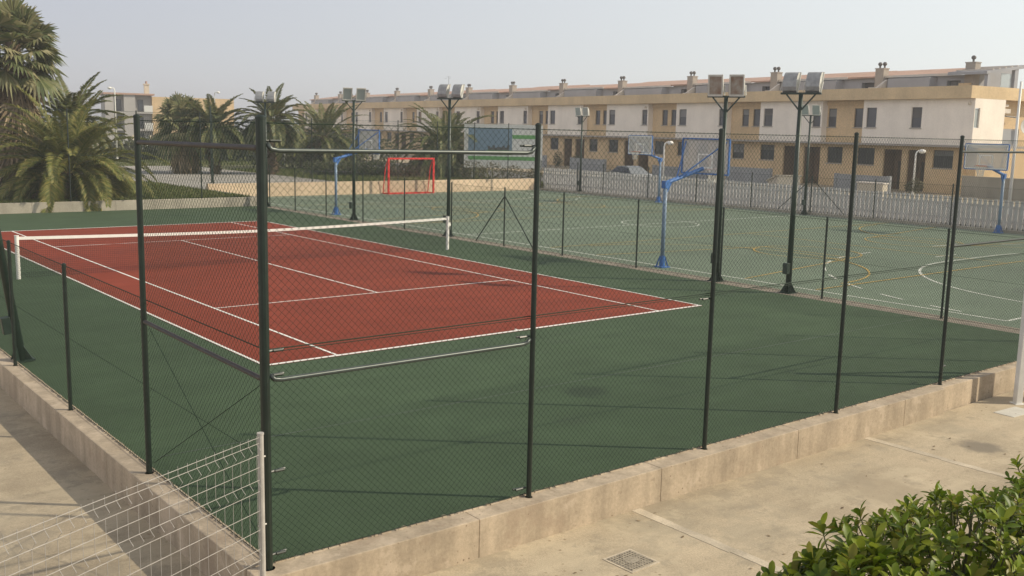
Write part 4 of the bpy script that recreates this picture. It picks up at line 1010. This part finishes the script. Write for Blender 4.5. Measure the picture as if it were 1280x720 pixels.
def hedge(name, p0, p1, w_, h, label, m, seed, size=.22, cat='hedge'):
    rr = random.Random(seed); p0 = Vector(p0); p1 = Vector(p1); L = (p1 - p0).length; d = (p1 - p0).normalized(); n = int(L / (w_ * .7)) + 1; lumps = []
    for i in range(n + 1):
        q = d * (L * i / n); hh = h * rr.uniform(.75, 1.1); lumps.append(((q.x, q.y, hh * .52), w_ * rr.uniform(.8, 1.1), w_ * rr.uniform(.8, 1.1), hh * .52))
    shrub(name, p0, lumps, label, cat, m, seed, size)
hedge('hedge', (23, 82, .4), (44, 74, .4), 1.6, 2.2, 'long dark hedge beyond the gravel track behind the left palms', 'shrub', 31, .3)
hedge('hedge', (40, 104, .4), (56, 96, .4), 2.0, 2.6, 'darker tall hedge farther back between the left palms', 'shrub', 32, .34)
hedge('hedge', (27.4, 50.5, .42), (36.4, 43.9, .42), .9, 1.15, 'low dark hedge on the verge behind the red goal', 'shrub', 33, .16)
hedge('hedge', (4, 95, .4), (24, 100, .4), 2.0, 2.4, 'hedge glimpsed behind the tall fan palm at the left', 'shrub', 34, .34)
shrub('shrub', (35.6, 40.0, .42), [((0, 0, .7), .9, .9, .7), ((1.3, -.6, .6), .9, .8, .6), ((-1.2, .8, .7), 1.0, .9, .8), ((2.4, -1.6, .5), .7, .7, .5)], 'dry olive shrub below the billboard, above the sand coloured wall', 'shrub', 'dryleaf', 41, .13, 1.2)
shrub('shrub', (38.8, 62.5, .42), [((0, 0, 1.6), 1.6, 1.6, 1.6), ((1.2, -1.2, 1.3), 1.3, 1.3, 1.3), ((-.6, .4, 2.4), 1.1, 1.1, 1.0)], 'light green bushy shrub between the two right date palms', 'shrub', 'shrub', 42, .2, 1.2)
shrub('shrub', (30.5, 60.0, .42), [((0, 0, 1.1), 1.7, 1.6, 1.2), ((-2, 1, 1.0), 1.5, 1.5, 1.1), ((2.0, -1.0, .9), 1.4, 1.4, 1.0)], 'dense dark shrub under the date palm left of the pale-lamp mast', 'shrub', 'shrub', 43, .2, 1.1)
for i, (s_, dp, hh, lb) in enumerate(((45.5, 2.2, 1.6, 'small dark garden bush by the porches right of the billboard'), (41.4, 2.6, 1.5, 'slim garden bush left of the camera-facing hoop'), (1.3, 3.0, 1.1, 'yellowish garden plant left of the right white lamp, before the end house'))):
    q = HO + HE * s_ - HN * dp; shrub('garden_bush', (q.x, q.y, .24), [((0, 0, hh * .55), .55, .55, hh * .5), ((.2, .4, hh * .4), .4, .5, hh * .4)], lb, 'bush', 'dryleaf' if i == 2 else 'shrub', 50 + i, .13, 1.4)
q = HO - HE * 8 - HN * 3.6
shrub('garden_bush', (q.x, q.y, .2), [((0, 0, 1.6), .45, .45, .8), ((0, 0, .9), .25, .25, .7)], 'small upright green tree against the grey wall behind the right hoop', 'bush', 'shrub', 57, .16, 1.3)
# grass on the lawns
rr = random.Random(77); b = MB()
for k in range(26000):
    x_ = rr.uniform(-8, 14); y_ = 31.4 + 14.4 * rr.random() ** 1.5; h = rr.uniform(.06, .17); a = rr.uniform(0, 3.14); c, s = math.cos(a) * .03, math.sin(a) * .03; lx, ly = rr.uniform(-.05, .05), rr.uniform(-.05, .05)
    b.quad((x_ - c, y_ - s, .395), (x_ + c, y_ + s, .395), (x_ + lx, y_ + ly, .4 + h))
for k in range(16000):
    x_ = rr.uniform(25, 38.4); y_ = rr.uniform(37.4, 60); h = rr.uniform(.06, .22); a = rr.uniform(0, 3.14); c, s = math.cos(a) * .04, math.sin(a) * .04
    b.quad((x_ - c, y_ - s, .41), (x_ + c, y_ + s, .41), (x_ + rr.uniform(-.06, .06), y_, .42 + h))
for k in range(14000):
    x_ = rr.uniform(0, 45); y_ = rr.uniform(68.2, 100); h = rr.uniform(.08, .22); a = rr.uniform(0, 3.14); c, s = math.cos(a) * .06, math.sin(a) * .06
    b.quad((x_ - c, y_ - s, .395), (x_ + c, y_ + s, .395), (x_ + rr.uniform(-.06, .06), y_, .4 + h))
o = b.build('grass', M['grassb']); o['kind'] = 'stuff'; o['label'] = 'short rough grass on the lawns beyond the courts'; o['category'] = 'grass'

# ------------------------------------------------------------------ raised terrace the picture is taken from, and its glossy bush
o = MB().box(-30, 40, -30, -13.55, -.5, 2.30).build('terrace', M['gconc']); o['kind'] = 'structure'
rr = random.Random(99)
t = empty('pittosporum_bush', (-4.0, -13.69, 2.125), 0, 'glossy green clipped bush with rosettes of leaves in the near right corner', 'bush')
BL = [(-.62, .10, .10, .36, .34, .30), (-.28, .12, .17, .44, .42, .38), (.15, .10, .22, .55, .45, .41), (.65, -.05, .22, .6, .5, .42), (1.2, -.2, .22, .6, .5, .42), (1.8, -.3, .22, .6, .5, .42)]
def leaf(b, base, dv, up, L, Wd_):
    side = dv.cross(up).normalized(); up = side.cross(dv).normalized(); cup = rr.uniform(.08, .2)
    st = ((.0, .10), (.3, .55), (.62, 1.0), (.86, .78), (1.0, .12)); i0 = len(b.v)
    for f, w_ in st:
        c = base + dv * (L * f) - up * (L * .22 * f * f); hw = Wd_ * .5 * w_
        b.v += [tuple(c - side * hw + up * hw * cup * 2), tuple(c), tuple(c + side * hw + up * hw * cup * 2)]
    for j in range(4):
        for k in (0, 1):
            a = i0 + j * 3 + k; b.f.append((a, a + 1, a + 4, a + 3)); b.mi.append(0)
def inside(p, skip, k=1.0):
    for j, (cx, cy, cz, rx, ry, rz_) in enumerate(BL):
        if j == skip: continue
        if ((p.x - cx) / (rx * k)) ** 2 + ((p.y - cy) / (ry * k)) ** 2 + ((p.z - cz) / (rz_ * k)) ** 2 < 1: return True
    return False
b = MB(); tw = MB(); nros = 0
for j, (cx, cy, cz, rx, ry, rz_) in enumerate(BL):
    for k in range(1050):
        v = Vector((rr.gauss(0, 1), rr.gauss(0, 1), rr.gauss(0, 1))).normalized()
        if v.z < -.35: continue
        kk = rr.choice((1.0, 1.0, .93, .85, .74, .62)) * rr.uniform(.95, 1.04); p = Vector((cx + v.x * rx * kk, cy + v.y * ry * kk, cz + v.z * rz_ * kk))
        if inside(p, j, .9): continue
        ax = (Vector((v.x / rx, v.y / ry, v.z / rz_)).normalized() + Vector((rr.gauss(0, .25), rr.gauss(0, .25), .38 + rr.gauss(0, .2)))).normalized()
        big = rr.uniform(.7, 1.0) if p.x < .0 else rr.uniform(.5, .75)
        if rr.random() < .06: p = p + ax * rr.uniform(.03, .09); big *= 1.15
        sc_ = big * rr.uniform(.75, 1.15); tw.tube([p - ax * .07, p], .0025, 4, False)
        e1 = ax.orthogonal().normalized(); e2 = ax.cross(e1); nlf = rr.randint(6, 10); ph = rr.uniform(0, 6.28)
        for q in range(nlf):
            a = ph + q * 2.4; tilt_ = rr.uniform(.35, .75) + .55 * q / nlf; rad = e1 * math.cos(a) + e2 * math.sin(a)
            dv = (ax * math.cos(tilt_) + rad * math.sin(tilt_)).normalized(); leaf(b, p - ax * .025 * (q / nlf), dv, (ax - dv * .4).normalized() if abs(ax.dot(dv)) < .98 else e1, .068 * sc_ * rr.uniform(.8, 1.15), .030 * sc_)
        nros += 1
for (cx, cy, cz, rx, ry, rz_) in BL:                     # older inner leaves on the shaded twigs
    for k in range(900):
        v = Vector((rr.gauss(0, 1), rr.gauss(0, 1), rr.gauss(0, 1))).normalized(); kk = rr.uniform(.35, .88)
        dv = (v + Vector((rr.gauss(0, .6), rr.gauss(0, .6), rr.gauss(0, .5)))).normalized()
        leaf(b, Vector((cx + v.x * rx * kk, cy + v.y * ry * kk, cz + v.z * rz_ * kk)), dv, dv.orthogonal().normalized(), rr.uniform(.035, .062), rr.uniform(.016, .026))
b.build('foliage', M['bush'], t, smooth=True)
for (cx, cy, cz, rx, ry, rz_) in BL:
    for k in range(7):
        v = Vector((rr.gauss(0, 1), rr.gauss(0, 1), abs(rr.gauss(0, 1)))).normalized()
        tw.tube([(cx * .9, cy, 0), (cx + v.x * rx * .4, cy + v.y * ry * .4, cz * .5 + v.z * rz_ * .3), (cx + v.x * rx * .85, cy + v.y * ry * .85, cz + v.z * rz_ * .85)], [.012, .008, .004], 5, False)
tw.build('branches', M['twig'], t)
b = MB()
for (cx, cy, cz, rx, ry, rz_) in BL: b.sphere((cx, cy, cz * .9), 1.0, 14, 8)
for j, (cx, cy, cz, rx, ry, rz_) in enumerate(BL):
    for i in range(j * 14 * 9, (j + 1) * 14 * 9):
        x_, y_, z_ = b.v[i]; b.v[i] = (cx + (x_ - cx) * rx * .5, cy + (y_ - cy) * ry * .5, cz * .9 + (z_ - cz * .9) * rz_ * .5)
b.build('dark_core', mat('core_dark', (.022, .032, .010), .9, var=.5, scale=25), t)  # plain dark spheres filling the bush, so it is not see-through
# fallen leaves and crumbs on the paving
rr = random.Random(5); b = MB()
for k in range(70):
    x_ = rr.uniform(-2.5, 9.5); y_ = rr.uniform(-11.8, -7.5); a = rr.uniform(0, 6.3); c, s = math.cos(a) * rr.uniform(.01, .035), math.sin(a) * rr.uniform(.01, .035)
    b.quad((x_ - c, y_ - s, PZ + .006), (x_ + s * .5, y_ - c * .5, PZ + .008), (x_ + c, y_ + s, PZ + .012), (x_ - s * .5, y_ + c * .5, PZ + .008))
o = b.build('leaf_litter', M['skirt']); o['kind'] = 'stuff'; o['label'] = 'scattered dry leaf crumbs on the front paving'; o['category'] = 'leaf litter'

# ------------------------------------------------------------------ hazy air
o = MB().box(-810, 810, -810, 810, -1.7, 14).build('haze', mat('haze_air', (1, 1, 1))); o['kind'] = 'stuff'; o['label'] = 'pale haze in the air over the courts'; o['category'] = 'haze'
hm = o.data.materials[0]; hn = hm.node_tree.nodes
for nd in list(hn):
    if nd.type != 'OUTPUT_MATERIAL': hn.remove(nd)
pv = hn.new('ShaderNodeVolumePrincipled'); pv.inputs['Color'].default_value = (.92, .93, .96, 1); pv.inputs['Density'].default_value = .0012; pv.inputs['Anisotropy'].default_value = .2
hm.node_tree.links.new(pv.outputs[0], hn['Material Output'].inputs['Volume'])
